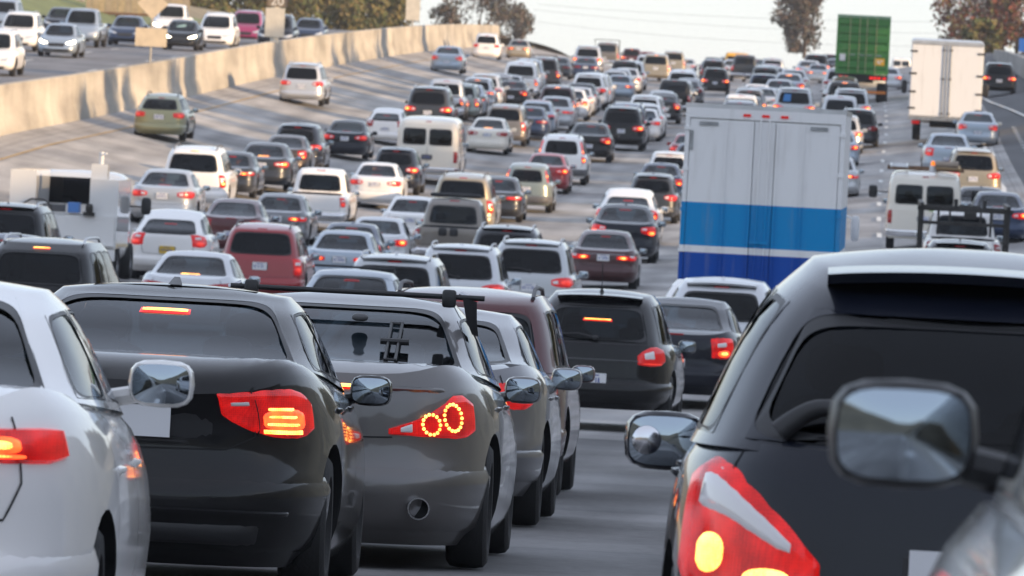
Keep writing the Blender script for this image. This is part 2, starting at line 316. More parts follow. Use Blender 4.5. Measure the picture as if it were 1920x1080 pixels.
# metal rail line along the top of the barrier's base is the pale kerb of the far side
# ---------------------------------------------------------------- car bodies
class Surf:
    """a car shell as stacked plan outlines: q runs round the outline (0 tail centre, 1 right rear corner, 2 right side, 4 nose), t runs up"""
    def __init__(s, yr, yf, fw, n, lo, hi):
        s.yr, s.yf, s.fw, s.n, s.lo, s.hi = yr, yf, fw, n, lo, hi; s.c = .5**(1/n)
        tab = [(0, 0)]; p = s.pt(0, .6)
        for i in range(1, 301):
            q = i/100; a = s.pt(q, .6); tab.append((tab[-1][0]+math.hypot(a[0]-p[0], a[1]-p[1]), q)); p = a
        s.q_of = lin(tab)
    def pt(s, q, t):
        q %= 8; sg = 1
        if q > 4: q = 8-q; sg = -1
        n, c = s.n, s.c
        if q <= 1: cx = q*c; cy = -(1-cx**n)**(1/n)
        elif q <= 3: cy = (q-2)*c; cx = (1-abs(cy)**n)**(1/n)
        else: cx = (4-q)*c; cy = (1-cx**n)**(1/n)
        a, b = s.yr(t), s.yf(t); y = (a+b)/2+cy*(b-a)/2; x = sg*cx*s.fw(t); lo = s.lo(y)
        return Vector((x, y, lo+(s.hi(y)-lo)*t))
    def tz(s, q, z):
        t = .5
        for _ in range(6):
            p = s.pt(q, t); lo = s.lo(p.y); t = (z-lo)/(s.hi(p.y)-lo)
        return t
    def nrm(s, q, t):
        e = .004; t = min(max(t, .01), .99)
        a = s.pt(q+e, t)-s.pt(q-e, t); b = s.pt(q, t+e)-s.pt(q, t-e); n = a.cross(b).normalized(); return n
    def on(s, arc, z, off=0):       # metres from the tail centre along the skin, height -> point
        q = math.copysign(s.q_of(abs(arc)), arc); t = s.tz(q, z)
        return s.pt(q, t)+s.nrm(q, t)*off
    def qt(s, q, t, off=0): return s.pt(q, t)+(s.nrm(q, t)*off if off else Vector((0, 0, 0)))
QB = [0, .2, .4, .6, .75, .86, .93, .97, 1, 1.02, 1.05, 1.1, 1.18, 1.3, 1.5, 1.75, 2]
def qring(extra=()):
    h = set(QB) | {4-q for q in QB} | {round(e, 4) for e in extra if 0 <= e <= 4}
    h = sorted(h); return h+[8-q for q in h[::-1] if 0 < q < 4]
def loft(mb, S, qs, ts, skip=None, mfun=None):
    b = len(mb.v); n = len(qs)
    for t in ts: mb.v += [tuple(S.pt(q, t)) for q in qs]
    for i in range(len(ts)-1):
        for j in range(n):
            q1 = qs[(j+1) % n]; q1 = q1 if q1 > qs[j] else 8
            qm, tm = (qs[j]+q1)/2, (ts[i]+ts[i+1])/2
            if skip and skip(qm, tm): continue
            mb.f.append([b+i*n+j, b+i*n+(j+1) % n, b+(i+1)*n+(j+1) % n, b+(i+1)*n+j]); mb.m.append(0)
    return b+(len(ts)-1)*n, b
def cap(mb, S, qs, b, t, crown, hi, m=None, ks=(.93, .8, .6, .4, .2)):
    n = len(qs); a, c = S.yr(t), S.yf(t); ym = (a+c)/2; prev = b
    for k in ks:
        cur = len(mb.v)
        for j in range(n):
            x, y, z = mb.v[b+j]; yy = ym+(y-ym)*k
            mb.v.append((x*k, yy, hi(yy)+crown*(1-k*k)))
        for j in range(n): mb.f.append([prev+j, prev+(j+1) % n, cur+(j+1) % n, cur+j]); mb.m.append(m([mb.v[i] for i in mb.f[-1]]) if m else 0)
        prev = cur
    i = len(mb.v); mb.v.append((0, ym, hi(ym)+crown))
    for j in range(n): mb.f.append([prev+j, prev+(j+1) % n, i]); mb.m.append(m([mb.v[k] for k in mb.f[-1]]) if m else 0)
def in_win(wins, q, t):
    qq = q if q <= 4 else q-8
    for q0, q1, t0, t1, *_ in wins:
        for a in (qq, qq+8, qq-8):
            if q0 < a < q1 and t0 < t < t1: return True
    return False
def annulus(mb, S, rect, ins, rnd, off, m, n=40, rnd0=None):
    """ring between a rectangle in (q,t) and a rounded one set in by ins"""
    q0, q1, t0, t1 = rect; qc, tc, hq, ht = (q0+q1)/2, (t0+t1)/2, (q1-q0)/2, (t1-t0)/2; rows = [[], [], []]
    sp = lambda v, e: math.copysign(abs(v)**e, v)
    for k in range(n):
        a = 2*pi*(k+.5)/n; ex = 2/rnd; e0 = 2/(rnd0 or 60)
        o = (qc+hq*sp(cos(a), e0), tc+ht*sp(sin(a), e0)); i = (qc+(hq-ins[0])*sp(cos(a), ex), tc+(ht-ins[1])*sp(sin(a), ex))
        for r, f in zip(rows, (0, .5, 1)): r.append(S.qt(o[0]+(i[0]-o[0])*f, o[1]+(i[1]-o[1])*f, off))
    mb.grid(rows, m, True)
def lens(mb, S, pts, side=1, off=.012, na=14, nb=6, m=0, sink=.006, smooth=True):
    """cushion-shaped lamp/trim on the skin; pts = (arc, z top, z bottom) along the skin"""
    f = (pch if smooth and len(pts) > 2 else lin); ft = f([(p[0], p[1]) for p in pts]); fb = f([(p[0], p[2]) for p in pts]); rows = []
    a0, a1 = pts[0][0], pts[-1][0]
    for i in range(na+1):
        u = i/na; u = .5-.5*cos(pi*u) if na > 4 else u; a = a0+(a1-a0)*u; r = []
        for j in range(nb+1):
            v = j/nb; z = fb(a)+(ft(a)-fb(a))*v
            e = min(1, min(u, 1-u)*na*.9, min(v, 1-v)*nb*1.2); r.append(S.on(side*a, z, -sink+(off+sink)*(e**.6 if e > 0 else 0)))
        rows.append(r)
    mb.grid(rows, m); return mb
def oval(pts):
    """round off a lamp element given by its two ends"""
    (a0, t0, b0), (a1, t1, b1) = pts[0], pts[-1]; out = []
    for u, k in ((0, .25), (.08, .62), (.2, .86), (.35, .97), (.5, 1), (.65, .97), (.8, .86), (.92, .62), (1, .25)):
        t, b = t0+(t1-t0)*u, b0+(b1-b0)*u; m, h = (t+b)/2, (t-b)/2*k; out.append((a0+(a1-a0)*u, m+h, m-h))
    return out
def ribbon(mb, S, path, wd=.008, off=.0025, m=0, sub=6):
    pts = []
    for a, b in zip(path, path[1:]):
        for k in range(sub): pts.append((a[0]+(b[0]-a[0])*k/sub, a[1]+(b[1]-a[1])*k/sub))
    pts.append(path[-1]); rows = []
    for i, p in enumerate(pts):
        a, b = pts[max(i-1, 0)], pts[min(i+1, len(pts)-1)]; dx, dz = b[0]-a[0], b[1]-a[1]; l = math.hypot(dx, dz) or 1; nx, nz = -dz/l*wd/2, dx/l*wd/2
        rows.append([S.on(p[0]+nx, p[1]+nz, off), S.on(p[0]-nx, p[1]-nz, off)])
    mb.grid(rows, m)
def boolean(me, cutters):
    o = bpy.data.objects.new('tmp', me); col.objects.link(o); cs = []
    for c in cutters:
        k = bpy.data.objects.new('cut', c); col.objects.link(k); cs.append(k); md = o.modifiers.new('b', 'BOOLEAN'); md.operation = 'DIFFERENCE'; md.object = k; md.solver = 'EXACT'
    dg = bpy.context.evaluated_depsgraph_get(); new = bpy.data.meshes.new_from_object(o.evaluated_get(dg))
    for k in cs+[o]: bpy.data.objects.remove(k)
    new.polygons.foreach_set('use_smooth', [True]*len(new.polygons)); new.set_sharp_from_angle(angle=R(32)); return new
def wheel_meshes(r, wd=.215, spokes=5):
    h = wd/2; t = MB(); t.lathe([(-h*.7, r*.62), (-h, r*.70), (-h, r*.90), (-h*.82, r*.975), (-h*.4, r), (h*.4, r), (h*.82, r*.975), (h, r*.90), (h, r*.70), (h*.7, r*.62)], 28)
    tm = t.mesh('tyre', M_RUB)
    q = MB(); q.lathe([(h*.66, r*.63), (h*.74, r*.60), (h*.35, r*.56), (h*.25, 0.001)], 28); q.lathe([(-h*.7, r*.63), (-h*.6, .001)], 28, m=1)
    q.lathe([(h*.3, .07), (h*.72, .055), (h*.75, .001)], 14)
    for k in range(spokes):
        a = 2*pi*k/spokes; c, s_ = cos(a), sin(a); rows = []
        for rr, w_, d in ((.03, .05, .70), (r*.35, .032, .66), (r*.60, .042, .60)):
            rows.append([(h*d-.03, c*rr-s_*w_, s_*rr+c*w_), (h*d, c*rr-s_*w_*.6, s_*rr+c*w_*.6), (h*d, c*rr+s_*w_*.6, s_*rr-c*w_*.6), (h*d-.03, c*rr+s_*w_, s_*rr-c*w_)])
        q.grid(rows)
    return tm, q.mesh('rim', [M_RIM, M_UND])
TS_L = [0, .05, .12, .2, .3, .38, .43, .47, .52, .62, .74, .85, .92, .97, 1]
TS_G = [0, .12, .25, .4, .55, .7, .8, .88, .94, .98, 1]
KINDS = {}
def kind(name, L, W, H, deck, gr, gf, gw, roof, rear, sides, st, ws, wheels, lamps, zb=.2, n=5, gn=6, dr=None, df=None, fw=None, crown=.04,
         plate=(.62, .16), b3=None, bumper=(.28, .52), bumpcol='paint', glassr='clear', glasss=None, rails=False, spoiler=None, antenna=None, wiper=None,
         exhaust=None, handles=(), seams=(), rimspokes=5, bed=None, heads=None, grille=None, seat='dark', mirror=(.30, .0), sidesplit=True, extra=None, lidseam=None, frit=.05, trim=None, interior=True, platebox=True, ptxt=True):
    dr = pch(dr or [(0, .16), (.1, .06), (.22, .01), (.36, 0), (.44, .015), (.52, .045), (.8, .055), (.93, .07), (1, .12)])
    df = pch(df or [(0, .14), (.15, .03), (.3, 0), (.5, .03), (.75, .14), (.92, .30), (1, .42)])
    fwf = pch(fw or [(0, .90), (.12, .965), (.4, 1), (.7, .985), (.88, .955), (1, .885)])
    dk = pch(deck); rf = pch(roof); GR, GF, GW = pch(gr), pch(gf), pch(gw)
    LO = Surf(dr, lambda t: L-df(t), lambda t: W/2*fwf(t), n, lambda y: zb, dk)
    CA = Surf(GR, GF, GW, gn, lambda y: dk(y)-.02, rf)
    P = []                                            # (part name, mesh, parent part index, level of detail, location)
    add = lambda nm, me, par=None, lod=0, loc=None: (P.append((nm, me, par, lod, loc)), len(P)-1)[1]
    # lower body
    mb = MB(); qs = qring(); top, bot = loft(mb, LO, qs, TS_L)
    def mi(vs):
        x = sum(v[0] for v in vs)/len(vs); y = sum(v[1] for v in vs)/len(vs)
        return 1 if abs(x) < GW(0)*.985 and GR(0)+.02 < y < GF(0)-.03 else 0
    cap(mb, LO, qs, top, 1, .02, dk, mi)
    i = len(mb.v); mb.v.append((0, L/2, zb))
    for j in range(len(qs)): mb.f.append([bot+j, bot+(j+1) % len(qs), i]); mb.m.append(2)
    me = mb.mesh('body', [paint('base', (.5, .5, .5)), M_INT, M_UND])
    cut = []; yrw, yfw, rw = wheels
    for sx in (-1, 1):
        for yw in (yrw, yfw):
            c = MB(); R_ = rw+.055; x0 = sx*(W/2-.30)
            c.lathe([(x0, .001), (x0, R_), (sx*(W/2+.2), R_), (sx*(W/2+.2), .001)], 26, c=(0, yw, rw), m=2); cut.append(c.mesh('c', [M_UND, M_UND, M_UND], False))
    if bed:
        c = MB(); c.box(-bed[2], bed[2], bed[0], bed[1], bed[3], H, 1); cut.append(c.mesh('c', [M_UND, M_INT, M_UND], False))
    body = add('body', boolean(me, cut))
    # cabin
    wins = [(a, b, rear[1], rear[2]) for a, b in rear[0]]; sw = []
    for a, b in sides: sw += [(a, b, st[0], st[1]), (8-b, 8-a, st[0], st[1])]
    wsw = [(4-ws[0], 4+ws[0], ws[1], ws[2])]
    allw = wins+sw+wsw; ex = []
    for a, b, *_ in wins: ex += [abs(a), abs(b)]
    for a, b in sides: ex += [a, b]
    ex += [4-ws[0]]
    qg = qring(ex); tg = sorted(set(TS_G) | {rear[1], rear[2], st[0], st[1], ws[1], ws[2]})
    mb = MB(); top, _ = loft(mb, CA, qg, tg, lambda q, t: in_win(allw, q, t)); cap(mb, CA, qg, top, 1, crown, rf)
    for wv in wins: annulus(mb, CA, wv, (.004, .004), 9, .002, 0, rnd0=90)
    for wv in sw+wsw: annulus(mb, CA, wv, (.004, .004), 10, .002, 0, rnd0=90)
    cab = add('cabin', mb.mesh('cabin', [paint('base', (.5, .5, .5))], ang=50))
    G = dict(clear=M_GL, tint=M_GLD, priv=M_GLP)
    def wmesh(wv, gm, fr):
        q0, q1, t0, t1 = wv; g = MB(); nq = 12
        g.grid([[CA.qt(q0+(q1-q0)*i/nq, t0+(t1-t0)*j/6, -.004) for j in range(7)] for i in range(nq+1)])
        annulus(g, CA, wv, fr, 7, .001, 1)
        return g.mesh('window', [gm, M_BLACK], fix=False)
    for wv in wins:
        rwi = add('rear_window', wmesh(wv, G[glassr], (frit*.75, frit)), None)
    for k, wv in enumerate(sw): add('side_window', wmesh(wv, G[glasss or glassr] if wv[0] < 2.0 or wv[1] > 6.0 else M_GL if glassr == 'clear' else M_GLD, (.02, .03)), None)
    add('windshield', wmesh(wsw[0], M_GL, (.05, .04)), None)
    # bumper
    zb0, zb1 = bumper; bw = W/2+.50; g = MB()
    lens(g, LO, [(-bw, zb1-.03, zb0+.03), (-bw+.1, zb1, zb0), (0, zb1, zb0), (bw-.1, zb1, zb0), (bw, zb1-.03, zb0+.03)], 1, .012, 40, 7, 0, .010, False)
    add('bumper', g.mesh('bumper', [paint('base', (.5, .5, .5)) if bumpcol == 'paint' else M_GREYP if bumpcol == 'grey' else M_CHROME if bumpcol == 'chrome' else M_BLACK], ang=60))
    # plate in its recess
    pz, ph = plate; s_ = MB(); pa = LO.on(0, pz, .012) if pz < dk(0)-.05 else CA.on(0, pz, .012)
    y0 = LO.on(.16, pz, 0).y-.018
    if platebox: lens(s_, LO, [(-.19, pz+ph*.62, pz-ph*.60), (.19, pz+ph*.62, pz-ph*.60)], 1, .004, 8, 4, 1, .004, False)
    s_.box(-.155, .155, y0-.006, y0+.012, pz-ph*.48, pz+ph*.48, 0)
    if ptxt:
        xx = -.125; rp_ = random.Random(name)
        while xx < .11: wq = rp_.uniform(.016, .026); hq = rp_.uniform(.022, .03); s_.box(xx, xx+wq*.8, y0-.0072, y0-.006, pz-.006-hq, pz-.006+hq, 2); xx += wq+.011+(.03 if rp_.random() < .2 else 0)
        s_.box(-.07, .07, y0-.0072, y0-.006, pz+.045, pz+.058, 2)
    add('licence_plate', s_.mesh('plate', [M_PLATE, M_BLACK, M_PLTXT], False, fix=False), None)
    # lamps
    for side in (1, -1):
        g = MB()
        for lp in lamps:
            S = LO if lp.get('on', 'low') == 'low' else CA
            lens(g, S, lp['pts'], side, lp.get('off', .014), lp.get('na', 14)*(2 if lp.get('na', 14) >= 18 else 1), 10 if lp.get('na', 14) >= 18 else 6, 0, .006, lp.get('smooth', False))
            for h in lp.get('hot', ()):
                lens(g, S, oval(h), side, lp.get('off', .014)+.004, 10, 5, 1, -.010, False)
                if lp.get('core', True):
                    (a0, t0, b0), (a1, t1, b1) = h[0], h[-1]; am, da = (a0+a1)/2, (a1-a0)*.30; zm_, dz_ = (t0+t1+b0+b1)/4, min(t0-b0, t1-b1)*.28
                    lens(g, S, oval([(am-da, zm_+dz_, zm_-dz_), (am+da, zm_+dz_, zm_-dz_)]), side, lp.get('off', .014)+.007, 7, 4, 4, -.014, False)
            for h in lp.get('rev', ()): lens(g, S, h, side, lp.get('off', .014)+.003, 12, 5, 2, -.010, True)
            for h in lp.get('amb', ()): lens(g, S, h, side, lp.get('off', .014)+.003, 8, 4, 3, -.010, False)
        add('tail_light', g.mesh('tail_light', [LENS_OFF, HOT_OFF, REV, AMB, HOT_OFF], ang=60))
    if b3:
        S = LO if b3[0] == 'low' else CA; g = MB(); hw = b3[2]; q_ = b3[1]
        lens(g, S, [(-hw, q_+.013, q_-.013), (hw, q_+.013, q_-.013)], 1, b3[3] if len(b3) > 3 else .012, 10, 3, 0, .004, False)
        lens(g, S, [(-hw*.9, q_+.006, q_-.006), (hw*.9, q_+.006, q_-.006)], 1, (b3[3] if len(b3) > 3 else .012)+.004, 10, 3, 1, -(b3[3] if len(b3) > 3 else .012)+.002, False)
        add('brake_light', g.mesh('brake_light', [LENS_OFF, LENS_OFF]))
    # front lamps, grille
    hd = heads or [(.42, .66, .60), (.62, .72, .58), (.80, .76, .62), (.98, .78, .66)]
    FR = Surf(lambda t: 0-(L-df(t))+L, lambda t: L-dr(t), lambda t: W/2*fwf(t), n, lambda y: zb, lambda y: dk(L-y))  # the nose, turned round
    FRm = Surf(lambda t: df(t), lambda t: L-dr(t), lambda t: W/2*fwf(t), n, lambda y: zb, lambda y: dk(L-y))
    for side in (1, -1):
        g = MB(); lens(g, FRm, hd, side, .012, 12, 5, 0, .006, False); g.v = [(-x, L-y, z) for x, y, z in g.v]
        add('headlight', g.mesh('headlight', [HEAD_OFF]))
    g = MB(); gp = grille or [(-.36, .64, .46), (.36, .64, .46)]
    lens(g, FRm, gp, 1, .010, 10, 5, 0, .004, False); lens(g, FRm, [(-.6, .38, .26), (.6, .38, .26)], 1, .008, 10, 4, 0, .004, False); g.v = [(-x, L-y, z) for x, y, z in g.v]
    add('grille', g.mesh('grille', [M_BLACK]))
    # wheels
    tm, rm = wheel_meshes(rw, .22, rimspokes)
    for yw in (yrw, yfw):
        for sx in (1, -1): add('wheel', (tm, rm, sx), None, 0, (sx*(W/2-.155), yw, rw))
    # mirrors
    ym = GF(.15)-mirror[0]; zm = dk(ym)-.005+mirror[1]; xm = W/2*.90
    ms = mirror[2] if len(mirror) > 2 else 1
    g = MB(); g.grid(rbox(.10, 0, 0, .108, .065, .078, 3.2), 0, True); g.v = [(x, max(y, -.045), z) for x, y, z in g.v]; g.tube([(-.09, .03, -.06), (.06, .01, -.03)], .03, 8)
    g.v = [(x*ms, y*ms, z*ms) for x, y, z in g.v]; hm = g.mesh('mirror', [paint('base', (.5, .5, .5))])
    g = MB(); rows = []
    for rr in (.001, .35, .7, 1): rows.append([(.10+.093*rr*math.copysign(abs(cos(2*pi*k/24))**.55, cos(2*pi*k/24)), -.046-.007*(1-rr*rr), .064*rr*math.copysign(abs(sin(2*pi*k/24))**.55, sin(2*pi*k/24))) for k in range(24)])
    g.grid(rows, 0, True); g.v = [(x*ms, y*ms, z*ms) for x, y, z in g.v]; gm_ = g.mesh('mirror_glass', [M_MIRROR])
    for sx in (1, -1): add('mirror', (hm, gm_, sx), None, 0, (sx*xm, ym, zm))
    # inside: seats with headrests
    if interior:
        sm = M_SEATB if seat == 'beige' else M_SEAT; zs = dk(2)-.05
        yfs = GF(.3)-1.05
        for sx in (1, -1):
            g = MB(); g.grid(rbox(sx*W*.20, yfs, zs, .24, .09, .19, 3), 0, True); g.grid(rbox(sx*W*.20, yfs-.03, zs+.27, .13, .05, .085, 3), 0, True)
            add('seat', g.mesh('seat', [sm]), None, 1)
        yb = max(GR(.45)+.30, yfs-1.0) if not bed else None
        if yb:
            g = MB(); g.grid(rbox(0, yb, zs-.04, W*.36, .09, .15, 4), 0, True)
            for x in (-.32, .32): g.grid(rbox(x, yb-.03, zs+.17, .12, .05, .07, 3), 0, True)
            add('rear_seat', g.mesh('rear_seat', [sm]), None, 1)
    # seams and trim
    g = MB()
    for p in seams: ribbon(g, LO, p); ribbon(g, LO, [(-a, z) for a, z in p])
    if lidseam: ribbon(g, LO, lidseam); ribbon(g, LO, [(-a, z) for a, z in lidseam])
    if g.v: add('shut_lines', g.mesh('seam', [M_UND], fix=False), body, 1)
    for a, z in handles:
        for s in (1, -1):
            g = MB(); lens(g, LO, [(a, z+.016, z-.016), (a+.2, z+.016, z-.016)], s, .020, 8, 3, 0, .004, False); add('door_handle', g.mesh('handle', [paint('base', (.5, .5, .5))]), None, 1)
    if trim:
        g = MB()
        for a0, a1, z0, z1 in trim: lens(g, LO, [(a0, z1, z0), (a1, z1, z0)], 1, .012, 12, 3, 0, .004, False)
        add('trim_strip', g.mesh('trim', [M_CHROME]), None, 1)
    if rails:
        for sx in (1, -1):
            g = MB(); y0_, y1_ = GR(1)+.05, GF(1)-.1; xs = GW(1)*.93; pts = []
            for k in range(9):
                u = k/8; y = y0_+(y1_-y0_)*u; pts.append((sx*xs, y, rf(y)+crown*.25+(.055 if 0 < k < 8 else -.01)))
            g.tube(pts, .019, 7); add('roof_rail', g.mesh('rail', [M_GREYP if rails == 'dark' else M_RIM if rails == 'alloy' else M_BLACK]), None, 0)
    if spoiler:
        g = MB(); zt = rf(GR(.97))+.02; y = GR(.97); hw = GW(.95)*.9; rows = []
        for yy, dz in ((y+.30, -.005), (y+.05, .012), (y-spoiler, -.01), (y-spoiler+.015, -.04), (y+.05, -.05)): rows.append([(hw*u*(1-.06*abs(u)**4), yy+.05*u*u, zt+dz+crown*.5*(1-u*u)) for u in [i/6-1 for i in range(13)]])
        g.grid(rows); add('spoiler', g.mesh('spoiler', [paint('base', (.5, .5, .5))]), None)
    if antenna == 'fin':
        g = MB(); y = GR(1)+.22; z = rf(y)+crown
        g.grid([[(0+.035*s*(1-k/4)**.7, y-.07+.035*k+(.10-.02*k)*a, z-.005+.013*k) for s, a in ((-1, 0), (-.7, .9), (0, 1.2), (.7, .9), (1, 0), (0, -.2))] for k in range(4)], 0, True); add('antenna', g.mesh('fin', [paint('base', (.5, .5, .5))]), None, 1)
    elif antenna == 'rod':
        g = MB(); y = GR(1)+.15; z = rf(y)+crown*.9; g.tube([(0, y, z-.01), (0, y-.01, z+.035)], [.03, .014], 8); g.tube([(0, y, z+.03), (0, y-.13, z+.34)], .006, 5); add('antenna', g.mesh('rod', [M_BLACK]), None, 1)
    if wiper:
        g = MB(); a = CA.qt(0, wiper, .02); b = CA.qt(-.62, wiper+.06, .022); g.tube([a, (a+b)/2+Vector((0, -.02, .03)), b], [.02, .012, .01], 6); g.grid(rbox(a.x, a.y, a.z, .035, .03, .03), 0, True); add('wiper', g.mesh('wiper', [M_BLACK]), None, 1)
    if exhaust:
        for ax, az in exhaust:
            g = MB(); y0 = LO.on(ax, az).y-.06; g.lathe([(y0+.25, .05), (y0+.25, .058), (y0+.02, .062), (y0, .060), (y0, .052), (y0+.2, .05)], 16, 'y', (ax, 0, az)); g.lathe([(y0+.06, .051), (y0+.06, .001)], 16, 'y', (ax, 0, az), 1); add('exhaust_pipe', g.mesh('exhaust', [M_CHROME, M_UND]), None, 1)
    if extra: extra(P, add, LO, CA)
    KINDS[name] = dict(parts=P, L=L, W=W, H=H, LO=LO, CA=CA, roof=GR(.95))
SIDESEAM = lambda L, ys, z0, z1: []
def vehicle(knd, name, label, cat, loc, rot, pnt, lights=0, group=None, scale=1.0, lod=1, dirt=0, b3on=None, bump=None, left_only=None, plate=None, heads=False, mirrorm=None):
    Kd = KINDS[knd]; root = thing(name, label, cat, loc, rot, group); root.scale = (scale,)*3; objs = {}
    for i, (nm, me, par, lv, l) in enumerate(Kd['parts']):
        if lv > lod: continue
        if isinstance(me, tuple):                       # wheel or mirror: two meshes
            a, b, sx = me; o = obj(nm, a, root, l, (0, 0, 0 if sx > 0 else pi) if nm == 'wheel' else None)
            if nm == 'mirror':
                bump_ = mirrorm or bump
                o.scale = (sx, 1, 1); o.material_slots[0].link = 'OBJECT'; o.material_slots[0].material = bump_ or pnt
            objs[i] = o
            if lod > 0: obj('rim' if nm == 'wheel' else 'mirror_glass', b, o)
            continue
        if heads is False and lod == 0 and nm in ('headlight', 'grille'): continue
        o = obj(nm, me, objs.get(par, root) if par is not None else root, l); objs[i] = o
        if nm == 'shut_lines': o['kind'] = 'stuff'
        for s in o.material_slots:
            if s.material and s.material.name == 'paint_base': s.link = 'OBJECT'; s.material = (bump if (bump and nm == 'bumper') else pnt)
        if nm == 'tail_light' and lights:
            for k_, mm in (((0, LENS_DIM), (1, HOT_DIM), (4, HOT_DIM)) if lights == 1 else ((0, LENS_ON), (1, HOT_ON), (4, LED_ON))): s = o.material_slots[k_]; s.link = 'OBJECT'; s.material = mm
        if nm == 'brake_light' and (b3on if b3on is not None else lights >= 3):
            for k_, mm in ((0, B3_ON), (1, LED_ON)): o.material_slots[k_].link = 'OBJECT'; o.material_slots[k_].material = mm
        if nm == 'headlight' and heads: o.material_slots[0].link = 'OBJECT'; o.material_slots[0].material = HEAD_ON
        if nm == 'licence_plate' and plate: o.material_slots[0].link = 'OBJECT'; o.material_slots[0].material = plate
    return root
# ---------------------------------------------------------------- kinds of car
SED = dict(L=4.78, W=1.82, H=1.46, deck=[(0, .965), (.1, .995), (.5, 1.06), (1.1, 1.03), (3.2, .98), (3.6, .95), (4.4, .82), (4.78, .68)],
           gr=[(0, .72), (.4, 1.06), (.8, 1.46), (1, 1.85)], gf=[(0, 3.8), (.5, 3.3), (.85, 2.95), (1, 2.6)], gw=[(0, .80), (.8, .63), (1, .55)],
           roof=[(1.2, 1.33), (1.7, 1.40), (2.3, 1.425), (2.8, 1.42), (3.3, 1.34)], rear=([(-.92, .92)], .07, .93), sides=[(1.14, 1.93), (2.02, 2.82)], st=(.07, .84), ws=(.92, .08, .92),
           wheels=(1.02, 3.8, .325), seams=[[(1.9, .35), (1.92, .95)], [(2.95, .35), (2.95, .95)]], handles=((1.95, .84), (3.0, .84)), lidseam=[(0, .58), (.5, .60), (.64, .72), (.66, .985)])
def dmerge(a, **k): d = dict(a); d.update(k); return d
kind('sedan_a', **dmerge(SED, lamps=[dict(pts=[(.40, .90, .80), (.6, .935, .76), (.85, .95, .74), (1.12, .93, .80)], hot=[[(.66, .91, .80), (.92, .92, .79)]], rev=[[(.45, .87, .825), (.57, .895, .81)]])], plate=(.80, .17), b3=('cab', 1.06, .16)))
kind('sedan_b', **dmerge(SED, n=6, deck=[(0, .94), (.1, .97), (.45, 1.03), (1.0, 1.0), (3.2, .95), (3.6, .93), (4.4, .80), (4.78, .66)], lamps=[dict(pts=[(.34, .86, .76), (.6, .87, .75), (.86, .88, .75), (1.05, .86, .78)], hot=[[(.4, .85, .77), (.62, .85, .77)]], rev=[[(.70, .868, .82), (.86, .868, .82)]])], plate=(.80, .16), b3=('cab', 1.31, .13), trim=[(-.55, .55, .885, .90)]))
kind('sedan_c', **dmerge(SED, L=4.85, lamps=[dict(pts=[(.46, .93, .80), (.66, .96, .74), (.86, .98, .70), (1.05, .96, .78)], hot=[[(.64, .84, .75), (.92, .86, .74)]], rev=[[(.49, .91, .86), (.62, .925, .86)]])], plate=(.62, .16), b3=('cab', 1.33, .17), antenna='fin', rimspokes=10))
kind('sedan_d', **dmerge(SED, L=4.6, gn=4.5, n=4.2, gr=[(0, .55), (.4, .98), (.8, 1.45), (1, 1.9)], lamps=[dict(pts=[(.52, .97, .70), (.72, .99, .68), (.88, .99, .70), (1.0, .97, .76)], hot=[[(.60, .80, .72), (.84, .82, .72)]], rev=[[(.6, .90, .84), (.78, .92, .85)]])], plate=(.60, .16), b3=('low', 1.0, .14)))
SUV = dict(L=4.8, W=1.92, H=1.76, zb=.26, n=7, gn=7, deck=[(0, 1.06), (.4, 1.08), (3.4, 1.06), (3.8, 1.03), (4.6, .92), (4.8, .80)], dr=[(0, .16), (.1, .06), (.22, 0), (.34, 0), (.40, .05), (.7, .075), (.95, .10), (1, .12)],
           gr=[(0, .13), (.5, .28), (.82, .40), (.94, .48), (1, .66)], gf=[(0, 3.95), (.5, 3.45), (.85, 3.1), (1, 2.75)], gw=[(0, .85), (.8, .71), (1, .62)], roof=[(.4, 1.655), (.9, 1.70), (1.6, 1.72), (2.6, 1.71), (3.2, 1.62)],
           rear=([(-.88, .88)], .07, .86), sides=[(1.10, 1.44), (1.50, 1.98), (2.06, 2.80)], st=(.07, .83), ws=(.92, .08, .92), wheels=(.98, 3.8, .365), bumper=(.32, .60), crown=.045, glassr='priv', b3=('cab', 1.645, .14),
           seams=[[(2.0, .4), (2.02, 1.0)], [(3.05, .4), (3.05, 1.0)]], handles=((2.05, .93), (3.1, .93)), lidseam=[(0, .62), (.72, .64), (.78, .72), (.80, 1.05)])
kind('suv_a', **dmerge(SUV, n=9, gn=9, gr=[(0, .12), (.5, .20), (.85, .28), (.95, .34), (1, .5)], lamps=[dict(pts=[(.74, 1.06, .68), (.88, 1.06, .67), (1.0, 1.05, .69)], hot=[[(.77, .86, .74), (.94, .86, .74)]], rev=[[(.77, .96, .89), (.94, .96, .89)]])], plate=(.85, .17), rails='dark', bumpcol='paint'))
kind('suv_b', **dmerge(SUV, lamps=[dict(pts=[(.46, .98, .86), (.66, 1.03, .82), (.88, 1.05, .82), (1.14, 1.02, .90)], hot=[[(.66, .98, .87), (.95, .99, .86)]], rev=[[(.5, .95, .89), (.61, .975, .88)]])], plate=(.80, .17), spoiler=.08, wiper=.12, rails='alloy', antenna='fin'))
kind('suv_c', **dmerge(SUV, rear=([(-.79, .79)], .06, .84), lamps=[dict(on='cab', pts=[(.70, 1.60, 1.02), (.76, 1.60, 1.02), (.84, 1.58, 1.05)], off=.016, na=6, hot=[[(.72, 1.25, 1.12), (.80, 1.25, 1.12)]]), dict(pts=[(.76, 1.03, .80), (.86, 1.03, .78), (1.0, 1.02, .82)], hot=[[(.78, .95, .84), (.95, .95, .84)]])], plate=(.80, .16), bumpcol='grey', rails='dark'))
